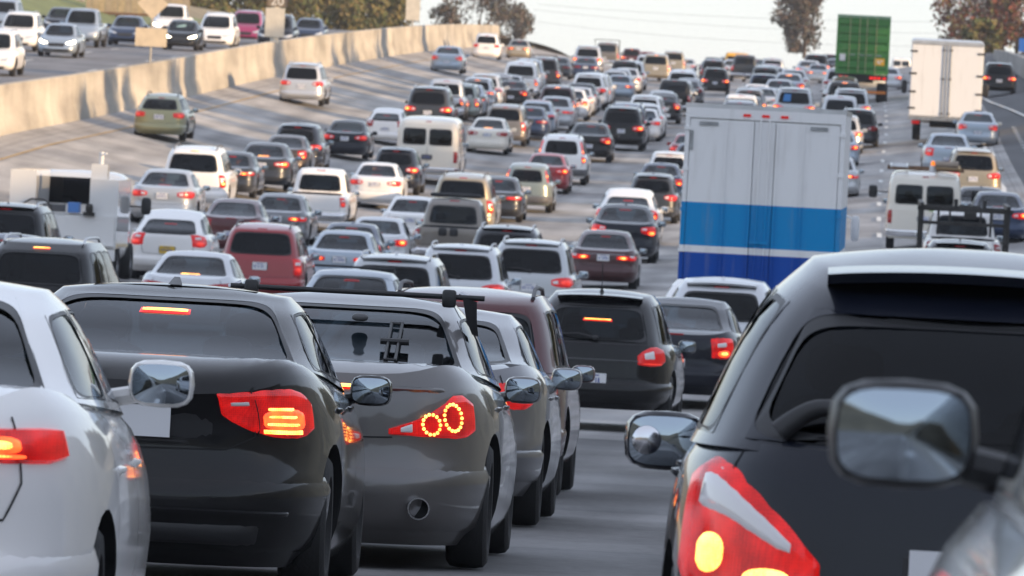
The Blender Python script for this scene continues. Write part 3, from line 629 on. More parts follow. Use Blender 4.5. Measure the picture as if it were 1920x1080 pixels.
CUV = dmerge(SUV, L=4.5, W=1.84, H=1.66, deck=[(0, 1.02), (.4, 1.04), (3.2, 1.01), (3.6, .99), (4.3, .88), (4.5, .76)], gn=5.5, n=5.5, gr=[(0, .14), (.5, .36), (.82, .55), (.94, .66), (1, .85)], gf=[(0, 3.72), (.5, 3.22), (.85, 2.88), (1, 2.5)], gw=[(0, .81), (.8, .66), (1, .57)], roof=[(.5, 1.52), (1.0, 1.585), (1.6, 1.615), (2.4, 1.61), (3.0, 1.51)], wheels=(.92, 3.56, .345), b3=('cab', 1.535, .14), glassr='priv')
kind('cuv_a', **dmerge(CUV, lamps=[dict(pts=[(.42, .95, .86), (.62, 1.0, .80), (.85, 1.01, .79), (1.12, .97, .88)], hot=[[(.62, .94, .84), (.92, .95, .84)]], rev=[[(.46, .93, .875), (.58, .955, .865)]])], plate=(.78, .17), spoiler=.10, wiper=.12, antenna='fin'))
kind('cuv_b', **dmerge(CUV, glassr='tint', rear=([(-.78, .78)], .06, .84), lamps=[dict(on='cab', pts=[(.66, 1.46, 1.0), (.72, 1.46, 1.0), (.79, 1.44, 1.02)], off=.016, na=6, hot=[[(.67, 1.3, 1.18), (.76, 1.3, 1.18)]])], plate=(.80, .16), bumpcol='grey', wiper=.12))
kind('hatch', **dmerge(CUV, L=4.45, W=1.75, H=1.49, zb=.2, deck=[(0, .97), (.4, 1.0), (3.1, .95), (3.6, .91), (4.2, .8), (4.45, .68)], gw=[(0, .77), (.8, .62), (1, .53)], gr=[(0, .12), (.35, .36), (.7, .75), (.9, 1.1), (1, 1.5)], roof=[(.7, 1.26), (1.2, 1.36), (1.8, 1.43), (2.4, 1.44), (3.0, 1.34)], wheels=(.9, 3.5, .315), glassr='tint', bumper=(.28, .52), lamps=[dict(pts=[(.52, .99, .74), (.7, 1.0, .72), (.86, .99, .73), (1.02, .97, .78)], hot=[[(.6, .86, .76), (.84, .86, .76)]], rev=[[(.6, .94, .89), (.76, .945, .89)]])], b3=('cab', 1.28, .14), plate=(.66, .16), lidseam=[(0, .56), (.5, .58), (.54, .7), (.56, .96)]))
kind('wagon', **dmerge(CUV, L=4.7, W=1.75, H=1.50, zb=.2, glassr='tint', deck=[(0, .98), (.4, .99), (3.3, .95), (3.7, .92), (4.5, .8), (4.7, .68)], gw=[(0, .77), (.8, .61), (1, .53)], gr=[(0, .12), (.5, .38), (.82, .62), (1, .95)], roof=[(.5, 1.36), (1.0, 1.42), (1.8, 1.45), (2.5, 1.44), (3.1, 1.34)], wheels=(.98, 3.62, .315), bumper=(.28, .52), lamps=[dict(pts=[(.46, .90, .76), (.7, .93, .73), (.86, .93, .73), (1.05, .91, .78)], hot=[[(.62, .85, .77), (.86, .86, .77)]])], b3=('cab', 1.36, .12), plate=(.76, .16), rails='dark', lidseam=[(0, .56), (.6, .58), (.66, .7), (.68, .96)]))
kind('minivan', **dmerge(SUV, L=5.0, W=1.95, H=1.74, zb=.2, n=6, gr=[(0, .12), (.5, .28), (.82, .42), (1, .7)], gf=[(0, 4.35), (.5, 3.75), (.85, 3.3), (1, 2.9)], wheels=(1.0, 3.95, .335), lamps=[dict(pts=[(.56, 1.04, .84), (.74, 1.06, .80), (.90, 1.06, .80), (1.1, 1.03, .86)], hot=[[(.7, .96, .86), (.94, .96, .86)]])], plate=(.78, .16), b3=('cab', 1.62, .15), rails='alloy'))
kind('pickup', L=5.5, W=1.93, H=1.82, zb=.34, n=9, gn=7, deck=[(0, 1.10), (2.0, 1.10), (4.1, 1.08), (4.4, 1.06), (5.2, .98), (5.5, .88)], dr=[(0, .14), (.08, .05), (.16, 0), (.28, 0), (.33, .10), (.7, .10), (.95, .11), (1, .13)], gr=[(0, 2.06), (.5, 2.14), (.85, 2.24), (1, 2.45)], gf=[(0, 4.35), (.5, 3.95), (.85, 3.6), (1, 3.25)],
     gw=[(0, .83), (.8, .70), (1, .61)], roof=[(2.2, 1.73), (2.6, 1.775), (3.2, 1.78), (3.7, 1.71)], rear=([(-.86, .86)], .12, .84), sides=[(1.12, 1.92), (2.02, 2.82)], st=(.07, .84), ws=(.92, .08, .92), wheels=(1.15, 4.5, .385), bumper=(.40, .60), bumpcol='chrome',
     lamps=[dict(pts=[(.76, 1.06, .76), (.90, 1.06, .75), (.99, 1.05, .77)], hot=[[(.78, .88, .80), (.94, .88, .80)]], rev=[[(.78, .97, .92), (.94, .97, .92)]])], plate=(.51, .14), b3=('cab', 1.745, .16), glassr='tint', bed=(.21, 1.98, .74, .70), platebox=False, handles=((2.9, .98),), lidseam=[(0, .645), (.70, .65), (.74, .70), (.75, 1.07)])
kind('van', L=5.5, W=2.02, H=2.10, zb=.32, n=12, gn=13, deck=[(0, 1.20), (4.4, 1.18), (4.7, 1.12), (5.3, .98), (5.5, .88)], dr=[(0, .10), (.08, .03), (.2, .02), (.4, .02), (.9, .035), (1, .045)], fw=[(0, .93), (.12, .98), (.4, 1), (.7, 1), (1, .985)], gr=[(0, .05), (.5, .07), (.85, .12), (.95, .18), (1, .34)], gf=[(0, 4.75), (.5, 4.3), (.85, 3.9), (1, 3.6)],
     gw=[(0, .985), (.6, .955), (.88, .90), (.96, .85), (1, .77)], roof=[(.1, 1.98), (.6, 2.03), (2, 2.05), (3.6, 2.04), (4.1, 1.94)], rear=([(-.84, -.05), (.05, .84)], .06, .72), sides=[(2.5, 2.86)], st=(.06, .70), ws=(.93, .08, .9), wheels=(1.1, 4.5, .37), bumper=(.36, .56), bumpcol='chrome', crown=.05,
     lamps=[dict(pts=[(.84, 1.08, .70), (.93, 1.08, .70), (1.02, 1.07, .71)], hot=[[(.86, .86, .76), (.96, .86, .76)]])], plate=(.86, .17), b3=('cab', 1.97, .10), glassr='tint', platebox=True, interior=True, lidseam=[(0, .62), (.005, .9), (0, 1.17)])

# foreground cars, one kind each
def camry_x(P, add, LO, CA):
    g = MB(); lens(g, LO, [(-.60, .30, .25), (.60, .30, .25)], 1, .004, 14, 3, 0, .003, False); add('bumper_vent', g.mesh('vent', [M_BLACK]))
kind('camry', **dmerge(SED, L=4.77, W=1.80, H=1.42, n=4.1, gn=5, zb=.13, fw=[(0, .87), (.12, .95), (.3, .99), (.5, 1), (.7, .985), (.85, .945), (.95, .89), (1, .83)], deck=[(0, .975), (.1, 1.0), (.45, 1.085), (1.0, 1.05), (3.2, .97), (3.6, .94), (4.4, .82), (4.77, .68)], mirror=(.55, .10, 1.1), gr=[(0, .62), (.4, .95), (.8, 1.36), (1, 1.85)], roof=[(1.1, 1.29), (1.6, 1.365), (2.3, 1.39), (2.8, 1.385), (3.3, 1.30)], wheels=(1.0, 3.68, .315), ptxt=False, frit=.035, rear=([(-.96, .96)], .05, .96),
     lamps=[dict(pts=[(.36, .945, .845), (.6, .955, .84), (.84, .96, .84), (.98, .955, .86)], off=.016, na=18, hot=[[(.50, .93, .86), (.70, .935, .86)], [(.40, .87, .852), (.72, .872, .85)]])], seat='beige', plate=(.72, .16), b3=('cab', 1.10, .14), bumper=(.18, .57), handles=((1.95, .80), (3.0, .80)), seams=[[(1.83, .35), (1.86, .95)], [(2.88, .35), (2.88, .95)], [(3.92, .4), (3.85, .93)]], lidseam=[(0, .64), (.60, .66), (.68, .78), (.70, .99)], extra=camry_x))
def bmw_x(P, add, LO, CA):
    tl = [i for i, p in enumerate(P) if p[0] == 'tail_light']
    for s, i in zip((1, -1), tl):
        for k, z in enumerate((.765, .80, .835, .872)):
            g = MB(); lens(g, LO, [(.60+.012*k, z+.011-.001*k, z-.009+.001*k), (.80, z+.012-.001*k, z-.008), (.86-.02*k, z+.013, z-.006)], s, .024, 8, 3, 0, -.016, False); add('light_bar', g.mesh('bar', [LED_ON]), i)
        g = MB(); lens(g, LO, [(.575, .95, .745), (.583, .95, .745)], s, .019, 4, 6, 0, .0, False); add('lamp_split', g.mesh('split', [M_UND]), i)
    for s in (1, -1):
        g = MB(); lens(g, LO, [(s*.12+.0, .335, .295), (s*.12+s*.001+.32, .335, .295)], 1, .02, 6, 3, 0, .002, False) if s > 0 else None
    g = MB(); g.grid(rbox(.22, .42, .20, .34, .16, .07, 5, (20, 8)), 0, True); add('muffler', g.mesh('muffler', [M_UND]))
    g = MB(); lens(g, LO, [(-.80, .40, .372), (.80, .40, .372)], 1, .030, 20, 4, 0, -.006, False); add('bumper_crease', g.mesh('crease', [paint('base', (.5, .5, .5))]))
    g = MB(); lens(g, LO, [(-.62, .335, .23), (.62, .335, .23)], 1, .026, 16, 4, 0, -.006, False); add('diffuser', g.mesh('diffuser', [M_BLACK]))
    g = MB(); lens(g, LO, [(-.36, .885, .72), (-.30, .89, .70), (.30, .89, .70), (.36, .885, .72)], 1, .004, 14, 4, 0, .004, False); add('plate_recess', g.mesh('recess', [M_BLACK]))
    g = MB(); rows = []
    for k in range(13):
        y = 1.9+k*.14; rows.append([(x, y, 1.405+.028*(1-(x/.62)**2)+.002*k/12) for x in (-.40, -.2, 0, .2, .40)])
    g.grid(rows); add('sunroof', g.mesh('sunroof', [M_BLACK]))
kind('bmw', **dmerge(SED, L=4.55, W=1.82, H=1.44, n=4.2, zb=.13, fw=[(0, .87), (.12, .95), (.3, .99), (.5, 1), (.7, .985), (.85, .945), (.95, .89), (1, .83)],  deck=[(0, .985), (.08, 1.02), (.42, 1.105), (1.0, 1.06), (3.0, .97), (3.4, .95), (4.2, .84), (4.55, .70)], gr=[(0, .60), (.4, .92), (.8, 1.30), (1, 1.75)], gf=[(0, 3.55), (.5, 3.1), (.85, 2.75), (1, 2.4)], roof=[(1.1, 1.32), (1.6, 1.385), (2.2, 1.405), (2.7, 1.395), (3.1, 1.32)], wheels=(.95, 3.71, .33), ptxt=False, frit=.035, rear=([(-.97, .97)], .05, .965),
     dr=[(0, .15), (.1, .07), (.2, .03), (.33, .0), (.41, .0), (.455, .02), (.50, .06), (.62, .078), (.76, .074), (.86, .045), (.925, .018), (.955, .024), (.975, .045), (1, .11)],
     lamps=[dict(pts=[(.40, .935, .835), (.45, .94, .80), (.57, .95, .755), (.70, .965, .735), (.84, .975, .735), (.93, .96, .75), (1.0, .90, .78)], off=.016, na=24, rev=[[(.45, .905, .88), (.55, .91, .885)]], core=False, hot=[[(.585, .885, .75), (.90, .90, .752)]])],
     plate=(.80, .17), b3=('cab', 1.315, .135, .006), bumper=(.18, .56), antenna='fin', rimspokes=10, glassr='clear', seams=[[(1.78, .35), (1.80, .96)], [(2.80, .35), (2.80, .96)]], lidseam=[(0, .665), (.42, .675), (.56, .74), (.578, .95), (.60, .97)], handles=((1.8, .87), (2.85, .87)), extra=bmw_x))
def inf_x(P, add, LO, CA):
    tl = [i for i, p in enumerate(P) if p[0] == 'tail_light']
    for s, i in zip((1, -1), tl):
        for ca, cz, rr, nn in ((.73, .815, .070, 17), (.575, .775, .053, 14)):
            g = MB()
            for k in range(nn):
                a = 2*pi*k/nn; p = LO.on(s*(ca+rr*cos(a)), cz+rr*sin(a), .020); g.grid(rbox(p.x, p.y, p.z, .0095, .0095, .0095, 2, (7, 5)), 0, True)
            add('led_ring', g.mesh('leds', [LED_ON]), i)
    g = MB(); lens(g, LO, [(-.72, .975, .945), (.72, .975, .945)], 1, .012, 16, 3, 0, .004, False); add('lid_lip', g.mesh('lip', [paint('base', (.5, .5, .5))]))
    # roof bar with its foot and strap on the right, a tray upright
    g = MB(); z = 1.462; y = 1.62; g.tube([(-.66, y, z), (.74, y, z)], .015, 10); add('roof_bar', g.mesh('bar', [M_BLACK]))
    g = MB(); g.tube([(-.66, y+.75, z+.0), (.70, y+.75, z+.0)], .015, 10); add('roof_bar', g.mesh('bar', [M_BLACK]))
    for s in (1, -1):
        g = MB(); g.grid(rbox(s*.545, y, z-.01, .04, .04, .05, 5), 0, True); g.tube([(s*.60, y+.01, z+.02), (s*.67, y+.01, z-.01)], .016, 8, 1); add('bar_clamp', g.mesh('clamp', [M_BLACK, M_RIM]))
        g = MB(); g.grid([[(s*.62, y-.04, z), (s*.70, y-.04, z-.02)], [(s*.645, y-.02, z-.12), (s*.705, y-.02, z-.13)], [(s*.68, y, z-.20), (s*.715, y, z-.21)]]); add('foot_strap', g.mesh('strap', [M_BLACK]))
    g = MB(); a = CA.qt(.42, .12, .012); b = CA.qt(.50, .80, .012)
    for d in (-.028, .028): g.tube([a+Vector((d, 0, 0)), b+Vector((d, 0, 0))], .009, 6)
    for f in (.02, .98): g.tube([a+(b-a)*f+Vector((-.036, 0, 0)), a+(b-a)*f+Vector((.036, 0, 0))], .009, 6)
    g.tube([a+(b-a)*.5+Vector((-.07, -.012, 0)), a+(b-a)*.5+Vector((.085, -.012, 0))], .018, 8); add('carrier_bracket', g.mesh('bracket', [M_BLACK]))
    g = MB(); g.grid(rbox(0.08, 1.30, 1.325, .045, .03, .022, 2.5), 0, True); add('roof_sensor', g.mesh('sensor', [M_GREYP]))
kind('infiniti', **dmerge(SED, L=4.75, W=1.80, H=1.46, n=4.0, zb=.13, fw=[(0, .87), (.12, .95), (.3, .99), (.5, 1), (.7, .985), (.85, .945), (.95, .89), (1, .83)],  deck=[(0, .985), (.08, 1.015), (.40, 1.095), (1.0, 1.05), (3.2, .97), (3.6, .94), (4.4, .82), (4.75, .68)], gr=[(0, .55), (.4, .92), (.8, 1.36), (1, 1.85)], roof=[(1.1, 1.315), (1.6, 1.395), (2.2, 1.42), (2.8, 1.41), (3.2, 1.33)], wheels=(1.0, 3.85, .34), ptxt=False, frit=.035, rear=([(-.97, .97)], .05, .965),
     lamps=[dict(pts=[(.34, .745, .715), (.5, .80, .71), (.66, .875, .705), (.78, .94, .70), (.88, .945, .71), (.98, .90, .74)], off=.016, na=24, rev=[[(.40, .755, .725), (.47, .785, .722)]])], plate=(.62, .16), b3=('low', .955, .20, .03), bumper=(.18, .56), rimspokes=10, exhaust=((.52, .33), (-.52, .33)), seams=[[(1.85, .35), (1.87, .96)], [(2.9, .35), (2.9, .96)]], lidseam=[(0, .69), (.2, .695), (.36, .70)], handles=((1.9, .86), (2.95, .86)), extra=inf_x))
kind('coupe', **dmerge(SED, L=4.6, W=1.80, H=1.42, n=4.6, gr=[(0, .35), (.4, .85), (.8, 1.4), (1, 1.9)], roof=[(1.0, 1.27), (1.6, 1.355), (2.3, 1.385), (2.8, 1.37), (3.2, 1.29)], lamps=[dict(pts=[(.56, .93, .78), (.72, .95, .76), (.86, .95, .76), (1.02, .92, .80)], off=.016, hot=[[(.70, .90, .82), (.9, .91, .82)]])], plate=(.62, .16), b3=('cab', 1.06, .16), rimspokes=7))
kind('redsuv', **dmerge(SUV, L=4.7, W=1.86, H=1.72, glassr='tint', lamps=[dict(pts=[(.7, 1.04, .74), (.86, 1.05, .73), (1.0, 1.03, .76)], hot=[[(.73, .9, .8), (.9, .9, .8)]])], rails='dark', rear=([(-.88, .88)], .07, .84)))
def cay_x(P, add, LO, CA):
    g = MB(); lens(g, LO, [(-.70, .845, .825), (.70, .845, .825)], 1, .012, 16, 3, 0, .003, False); add('badge_strip', g.mesh('strip', [M_GREYP]))
kind('cayenne', **dmerge(CUV, L=4.6, W=1.88, H=1.64, glassr='tint', n=4.6, gn=5, lamps=[dict(pts=[(.52, .90, .80), (.60, .96, .785), (.74, 1.01, .78), (.88, 1.02, .79), (1.0, .98, .84)], off=.016, na=18, hot=[[(.56, .82, .797), (.9, .82, .80)]], rev=[[(.60, .94, .85), (.76, .98, .85)]])], plate=(.60, .16), spoiler=.12, wiper=.12, antenna='rod', extra=cay_x, b3=('cab', 1.30, .17)))
def crv_x(P, add, LO, CA):
    tl = [i for i, p in enumerate(P) if p[0] == 'tail_light']
    for s, i in zip((1, -1), tl):
        for a0, a1, z0, z1 in ((.74, .90, .66, .80), (.50, .66, .62, .70)):
            g = MB(); lens(g, LO, oval([(a0, z1, z0), (a1, z1, z0)]), s, .026, 12, 6, 0, -.016, False); add('brake_bulb', g.mesh('bulb', [LED_ON]), i)
    g = MB(); g.grid(rbox(-1.02, 3.15, .995, .05, .02, .05, 2, (20, 10)), 0, True); add('spot_mirror', g.mesh('spot', [M_CHROME]))
    g = MB(); pts = [CA.qt(-.78+.035*k, .085+.0105*k*(9-k)*.6, .028+.006*k) for k in range(10)]; g.tube(pts, [.036-.0018*k for k in range(10)], 10); add('rear_wiper', g.mesh('wiper', [M_BLACK]))
kind('crossover', **dmerge(CUV, L=4.6, W=1.84, H=1.69, glassr='priv', n=4.6, gn=4.6, deck=[(0, 1.05), (.4, 1.07), (3.2, 1.03), (3.6, 1.0), (4.3, .88), (4.6, .76)], roof=[(.5, 1.54), (1.0, 1.61), (1.6, 1.645), (2.4, 1.64), (3.0, 1.53)], mirror=(.35, -.03, 1.3), ptxt=False, gw=[(0, .85), (.75, .64), (1, .49)], rear=([(-.93, .93)], .06, .84), frit=.06, lamps=[dict(pts=[(.42, .72, .58), (.54, .84, .56), (.68, .94, .56), (.82, 1.01, .56), (.96, 1.03, .58), (1.08, .98, .66)], off=.02, na=30, smooth=True, rev=[[(.48, .755, .735), (.53, .80, .74), (.62, .875, .775), (.76, .955, .825), (.88, .99, .84), (.96, .985, .86)]])],
     plate=(.70, .16), rails=None, spoiler=.16, b3=('cab', 1.60, .15), bumper=(.28, .50), extra=crv_x, handles=((1.9, .94), (2.95, .94))))

kind('silverside', **dmerge(SUV, mirror=(.35, .10, 1.08), lamps=[dict(pts=[(.7, 1.04, .74), (.86, 1.05, .73), (1.0, 1.03, .76)], hot=[[(.73, .9, .8), (.9, .9, .8)]])]))
PAL = dict(white=((.86, .84, .82), 0), pearl=((.80, .75, .66), .0), silver=((.46, .475, .49), .55), lightsilver=((.56, .57, .59), .5), grey=((.16, .16, .17), .55), charcoal=((.04, .042, .047), .5), black=((.004, .004, .005), .0), blueblack=((.006, .008, .016), .0), darkblue=((.022, .04, .09), .4), blue=((.06, .12, .26), .4), iceblue=((.34, .40, .47), .5),
           red=((.30, .012, .018), .2), burgundy=((.075, .006, .010), .1), maroon=((.055, .012, .014), .2), magenta=((.36, .03, .12), .3), gold=((.36, .30, .21), .5), olive=((.30, .29, .16), .5), sage=((.25, .28, .25), .5), taupe=((.20, .175, .15), .5), brown=((.06, .04, .03), .4), yellow=((.75, .40, .03), 0), warmgrey=((.125, .118, .116), .6))
PNT = {k: paint(k, c, m, .38 if m else .45) for k, (c, m) in PAL.items()}
# ---------------------------------------------------------------- traffic: places read from where each car's roof and flanks stand, solved onto the road
def solve(l, r, top, W, H):
    cx, s0 = (l+r)/2, (r-l)/W; x, yp = unroll(cx, top); best = None; Zw = F/s0
    for i in range(-60, 81):
        Y = Zw*(1+i*.004); X = (x-VPX)*Y/F; yy = VPY-(gz(X, Y)+H-CAMH)*F/Y
        c = ((yy-yp)/5)**2+((Y/Zw-1)/.08)**2
        if best is None or c < best[0]: best = (c, Y, X)
    return best[1], best[2]
CARS = []
def car(l, r, top, knd, pnt, lights, label, **kw): CARS.append(dict(l=l, r=r, top=top, k=knd, p=pnt, li=lights, lab=label, kw=kw))
# carpool lane
car(248, 350, 176, 'wagon', 'olive', 1, 'olive gold station wagon alone beside the concrete barrier')
car(523, 610, 119, 'suv_b', 'lightsilver', 1, 'silver sport utility with large pale plate beside the barrier', plate=M_PLATE)
car(808, 872, 87, 'sedan_c', 'iceblue', 1, 'pale silver sedan following a white minivan up the carpool lane')
car(886, 940, 64, 'minivan', 'white', 1, 'white minivan at the top of the hill where the barrier ends')
car(950, 998, 74, 'sedan_b', 'gold', 2, 'beige sedan with red lights beside the white minivan at the crest')
# queue, from far to near
car(1110, 1168, 69, 'pickup', 'taupe', 1, 'grey brown pickup with a ladder rack cresting the hill', rack=1)
car(1165, 1207, 72, 'suv_b', 'burgundy', 3, 'dark red van with lit top brake light on the crest')
car(1200, 1232, 77, 'suv_b', 'red', 0, 'small dark red utility vehicle behind the dark red van')
car(1247, 1286, 80, 'suv_b', 'black', 0, 'black utility vehicle whose roof shows alone on the skyline')
car(1240, 1288, 92, 'suv_a', 'gold', 0, 'beige box-shaped utility vehicle behind the gold one')
car(1200, 1262, 98, 'suv_a', 'gold', 3, 'gold large utility vehicle with red strip over its rear window')
car(1073, 1133, 86, 'suv_b', 'lightsilver', 2, 'silver utility vehicle with both lamps lit behind a blue sedan', seeb3=0)
car(1073, 1126, 107, 'sedan_b', 'darkblue', 0, 'dark blue sedan with one orange lamp in front of silver utility vehicle')
car(985, 1053, 107, 'suv_a', 'brown', 2, 'brown boxy utility vehicle with a roof rack and clear rear window')
car(1022, 1073, 108, 'sedan_b', 'charcoal', 0, 'charcoal sedan partly hidden by the brown boxy vehicle')
car(935, 1013, 117, 'pickup', 'white', 2, 'white pickup truck with orange lit lamp near the crest')
car(1145, 1205, 128, 'sedan_a', 'lightsilver', 0, 'silver sedan in front of the gold utility vehicle')
car(1138, 1188, 143, 'sedan_b', 'iceblue', 2, 'pale grey green sedan with a red band between its lamps')
car(1065, 1143, 137, 'cuv_a', 'white', 1, 'white crossover with dark rear window and pale red lamps')
car(928, 984, 143, 'sedan_a', 'silver', 0, 'silver sedan roof between white pickup and black sedan')
car(935, 986, 153, 'sedan_c', 'black', 2, 'black sedan with orange lit lamp under the white pickup')
car(860, 930, 146, 'cuv_a', 'lightsilver', 3, 'silver crossover with long red brake strip on its roof edge')
car(830, 897, 157, 'suv_a', 'sage', 2, 'grey green utility vehicle with roof rack and a lit red lamp')
car(755, 853, 164, 'suv_b', 'charcoal', 2, 'charcoal utility vehicle with a grey plate and lit right lamp', bump='black')
car(1007, 1083, 160, 'suv_a', 'maroon', 3, 'black maroon utility vehicle with long lit roof light')
car(1060, 1112, 167, 'sedan_d', 'lightsilver', 2, 'small silver sedan with glowing lamp beside the black maroon vehicle')
car(975, 1040, 189, 'sedan_a', 'red', 3, 'red sedan with a lit light inside the rear window, beside tan utility vehicle')
car(962, 1026, 202, 'sedan_b', 'darkblue', 0, 'dark blue sedan squeezed between the tan vehicle and red sedan')
car(905, 990, 197, 'suv_a', 'taupe', 1, 'tan brown utility vehicle with tall red lamp ahead of silver sedan')
car(685, 765, 203, 'hatch', 'white', 0, 'white hatchback just ahead of the white cargo van')
car(605, 695, 226, 'sedan_a', 'blueblack', 1, 'black sedan with slim red lamps left of white cargo van')
car(742, 866, 220, 'van', 'pearl', 0, 'cream white cargo van with two square rear windows and a black plate', plate=M_GREYP)
car(875, 958, 222, 'sedan_a', 'pearl', 0, 'pale champagne sedan with lit light in the window beside the cargo van', b3on=True)
car(1122, 1212, 202, 'suv_b', 'black', 2, 'black sport utility with red wide lamps and white plate')
car(1062, 1152, 232, 'sedan_c', 'black', 2, 'black sedan with a bright orange lamp behind the black sport utility')
car(1246, 1315, 131, 'suv_a', 'white', 1, 'white utility vehicle with black rear window beside a black one')
car(1238, 1303, 158, 'sedan_a', 'white', 0, 'white sedan in front of the white utility vehicle')
car(1212, 1270, 172, 'sedan_b', 'lightsilver', 0, 'silver sedan with pale teal rear window behind the white sedan')
car(1172, 1247, 180, 'cuv_a', 'white', 2, 'white crossover with a lit red lamp just left of the silver sedan')
car(1172, 1240, 193, 'sedan_b', 'iceblue', 0, 'blue grey sedan roof in front of the white crossover')
car(1168, 1243, 205, 'sedan_a', 'white', 1, 'white sedan almost hidden by the black sport utility')
car(1003, 1105, 254, 'suv_c', 'white', 2, 'white wagon with tall red lamps up its rear pillars', bump='grey')
car(980, 1072, 288, 'sedan_a', 'red', 2, 'red sedan with bright wet-looking paint next to grey green crossover')
car(938, 1040, 307, 'cuv_b', 'sage', 2, 'grey green crossover with red lamps on its rear pillars')
car(1255, 1335, 252, 'sedan_a', 'red', 1, 'red sedan mostly hidden by the blue and white truck')
car(1262, 1338, 272, 'sedan_b', 'darkblue', 0, 'navy sedan mostly hidden by the blue and white truck')
car(1213, 1296, 286, 'cuv_a', 'white', 2, 'white crossover half hidden by the blue and white truck')
car(1192, 1285, 308, 'sedan_c', 'darkblue', 2, 'dark blue sedan between white crossover and charcoal crossover')
car(1173, 1275, 328, 'cuv_a', 'charcoal', 1, 'charcoal crossover in front of the dark blue sedan')
car(1112, 1245, 355, 'hatch', 'white', 2, 'white coupe with large dark rear glass ahead of black saloon')
car(1105, 1240, 386, 'sedan_c', 'blueblack', 2, 'black saloon with bright amber red lamp behind the white coupe')
car(1068, 1203, 433, 'sedan_b', 'maroon', 2, 'dark plum saloon with long red lamps and a white plate')
car(692, 790, 277, 'cuv_a', 'blueblack', 2, 'blue black crossover with a glowing lamp beside the cargo van')
car(655, 760, 306, 'sedan_a', 'white', 1, 'white sedan with bright seats showing through its rear window', seat='beige')
car(805, 932, 328, 'suv_a', 'gold', 2, 'champagne large utility vehicle with roof rails and lit lamp')
car(888, 980, 333, 'sedan_b', 'charcoal', 1, 'charcoal sedan with headrests showing beside champagne utility vehicle')
car(297, 430, 276, 'suv_a', 'white', 3, 'white large utility vehicle with lit red strip above the window')
car(388, 478, 286, 'sedan_b', 'charcoal', 2, 'dark sedan hidden behind the white large utility vehicle')
car(440, 550, 268, 'sedan_a', 'charcoal', 3, 'dark grey sedan with lit lamps and lit light in its window')
car(487, 585, 253, 'sedan_d', 'brown', 2, 'dark brown soft-top car between grey sedan and blue crossover')
car(503, 608, 233, 'cuv_a', 'blueblack', 2, 'dark blue crossover with long lit lamp behind the brown soft-top')
car(245, 375, 320, 'sedan_a', 'silver', 1, 'silver sedan with pale red lamps beside the white service truck')
car(530, 655, 318, 'pickup', 'white', 1, 'white pickup truck with an empty bed behind a white sedan', bumpx='chrome')
car(372, 505, 375, 'sedan_d', 'burgundy', 0, 'dark burgundy sedan with teal tinted rear window')
car(462, 585, 364, 'sedan_b', 'grey', 2, 'grey sedan with white hot lit lamp behind the white pickup')
car(240, 400, 398, 'hatch', 'white', 1, 'white hatchback with a yellow plate', plate=M_PLATEY)
car(407, 575, 417, 'suv_a', 'red', 1, 'red boxy utility vehicle with big dark rear window')
car(262, 455, 470, 'sedan_a', 'lightsilver', 0, 'silver sedan with lit light low in its dark rear window', b3on=True)
car(590, 725, 420, 'sedan_c', 'darkblue', 1, 'dark blue sedan roof behind the grey blue sedan')
car(585, 700, 437, 'sedan_b', 'iceblue', 2, 'grey blue sedan right beside the red boxy utility vehicle')
car(645, 770, 409, 'sedan_a', 'lightsilver', 2, 'white silver sedan with a wide red lamp behind taupe pickup')
car(728, 818, 372, 'sedan_b', 'white', 0, 'white sedan half hidden by the taupe pickup')
car(772, 915, 374, 'pickup', 'taupe', 0, 'taupe pickup with black light bar and two black cups on its tailgate')
car(870, 1030, 422, 'suv_b', 'charcoal', 0, 'dark utility vehicle with light roof and black rails behind a grey one', pnt2=1)
car(907, 1085, 447, 'suv_b', 'silver', 1, 'silver grey sport utility with bright red angled lamps and black rails')
car(780, 945, 462, 'suv_b', 'lightsilver', 1, 'pale silver utility vehicle with clear rear glass between two railed ones')
car(630, 845, 478, 'suv_b', 'silver', 0, 'silver utility vehicle with black tailgate glass and chunky roof rails')
car(1312, 1365, 111, 'suv_a', 'charcoal', 0, 'charcoal van behind the small black utility vehicle')
car(1314, 1370, 128, 'suv_b', 'black', 2, 'small black utility vehicle with one red lamp lit')
car(1350, 1402, 110, 'sedan_a', 'lightsilver', 2, 'silver sedan with an orange glowing lamp beside the charcoal van')
car(1278, 1316, 92, 'sedan_b', 'lightsilver', 1, 'silver sedan next to the beige box-shaped vehicle')
car(1305, 1343, 88, 'sedan_a', 'iceblue', 0, 'light blue grey sedan near the skyline behind the charcoal van')
car(1318, 1358, 82, 'suv_b', 'black', 1, 'black utility vehicle on the crest beside the yellow roof')
car(1368, 1428, 88, 'pickup', 'charcoal', 1, 'charcoal pickup with covered bed below the yellow roof')
car(1360, 1408, 72, 'van', 'yellow', 0, 'yellow van whose roof shows above the charcoal pickup')
car(1427, 1465, 80, 'suv_a', 'gold', 1, 'beige tall utility vehicle on the crest beside the charcoal pickup')
car(1396, 1442, 99, 'sedan_b', 'blueblack', 2, 'blue black sedan tucked beside the beige tall vehicle')
car(1502, 1560, 95, 'suv_b', 'black', 2, 'black utility vehicle left of the green container')
car(1490, 1545, 113, 'sedan_a', 'lightsilver', 3, 'silver sedan with long lit brake light ahead of the silver group')
car(1512, 1556, 123, 'sedan_b', 'silver', 2, 'silver sedan with red lamp close to the green container')
car(1452, 1525, 126, 'sedan_a', 'silver', 0, 'silver sedan behind the one with the long lit brake light')
car(1445, 1513, 137, 'sedan_c', 'iceblue', 3, 'blue grey sedan with round red light in its rear window')
car(1428, 1495, 150, 'sedan_b', 'lightsilver', 0, 'silver sedan roof just behind the blue grey sedan')
car(1393, 1466, 165, 'sedan_a', 'lightsilver', 0, 'silver sedan peeking over the blue and white truck')
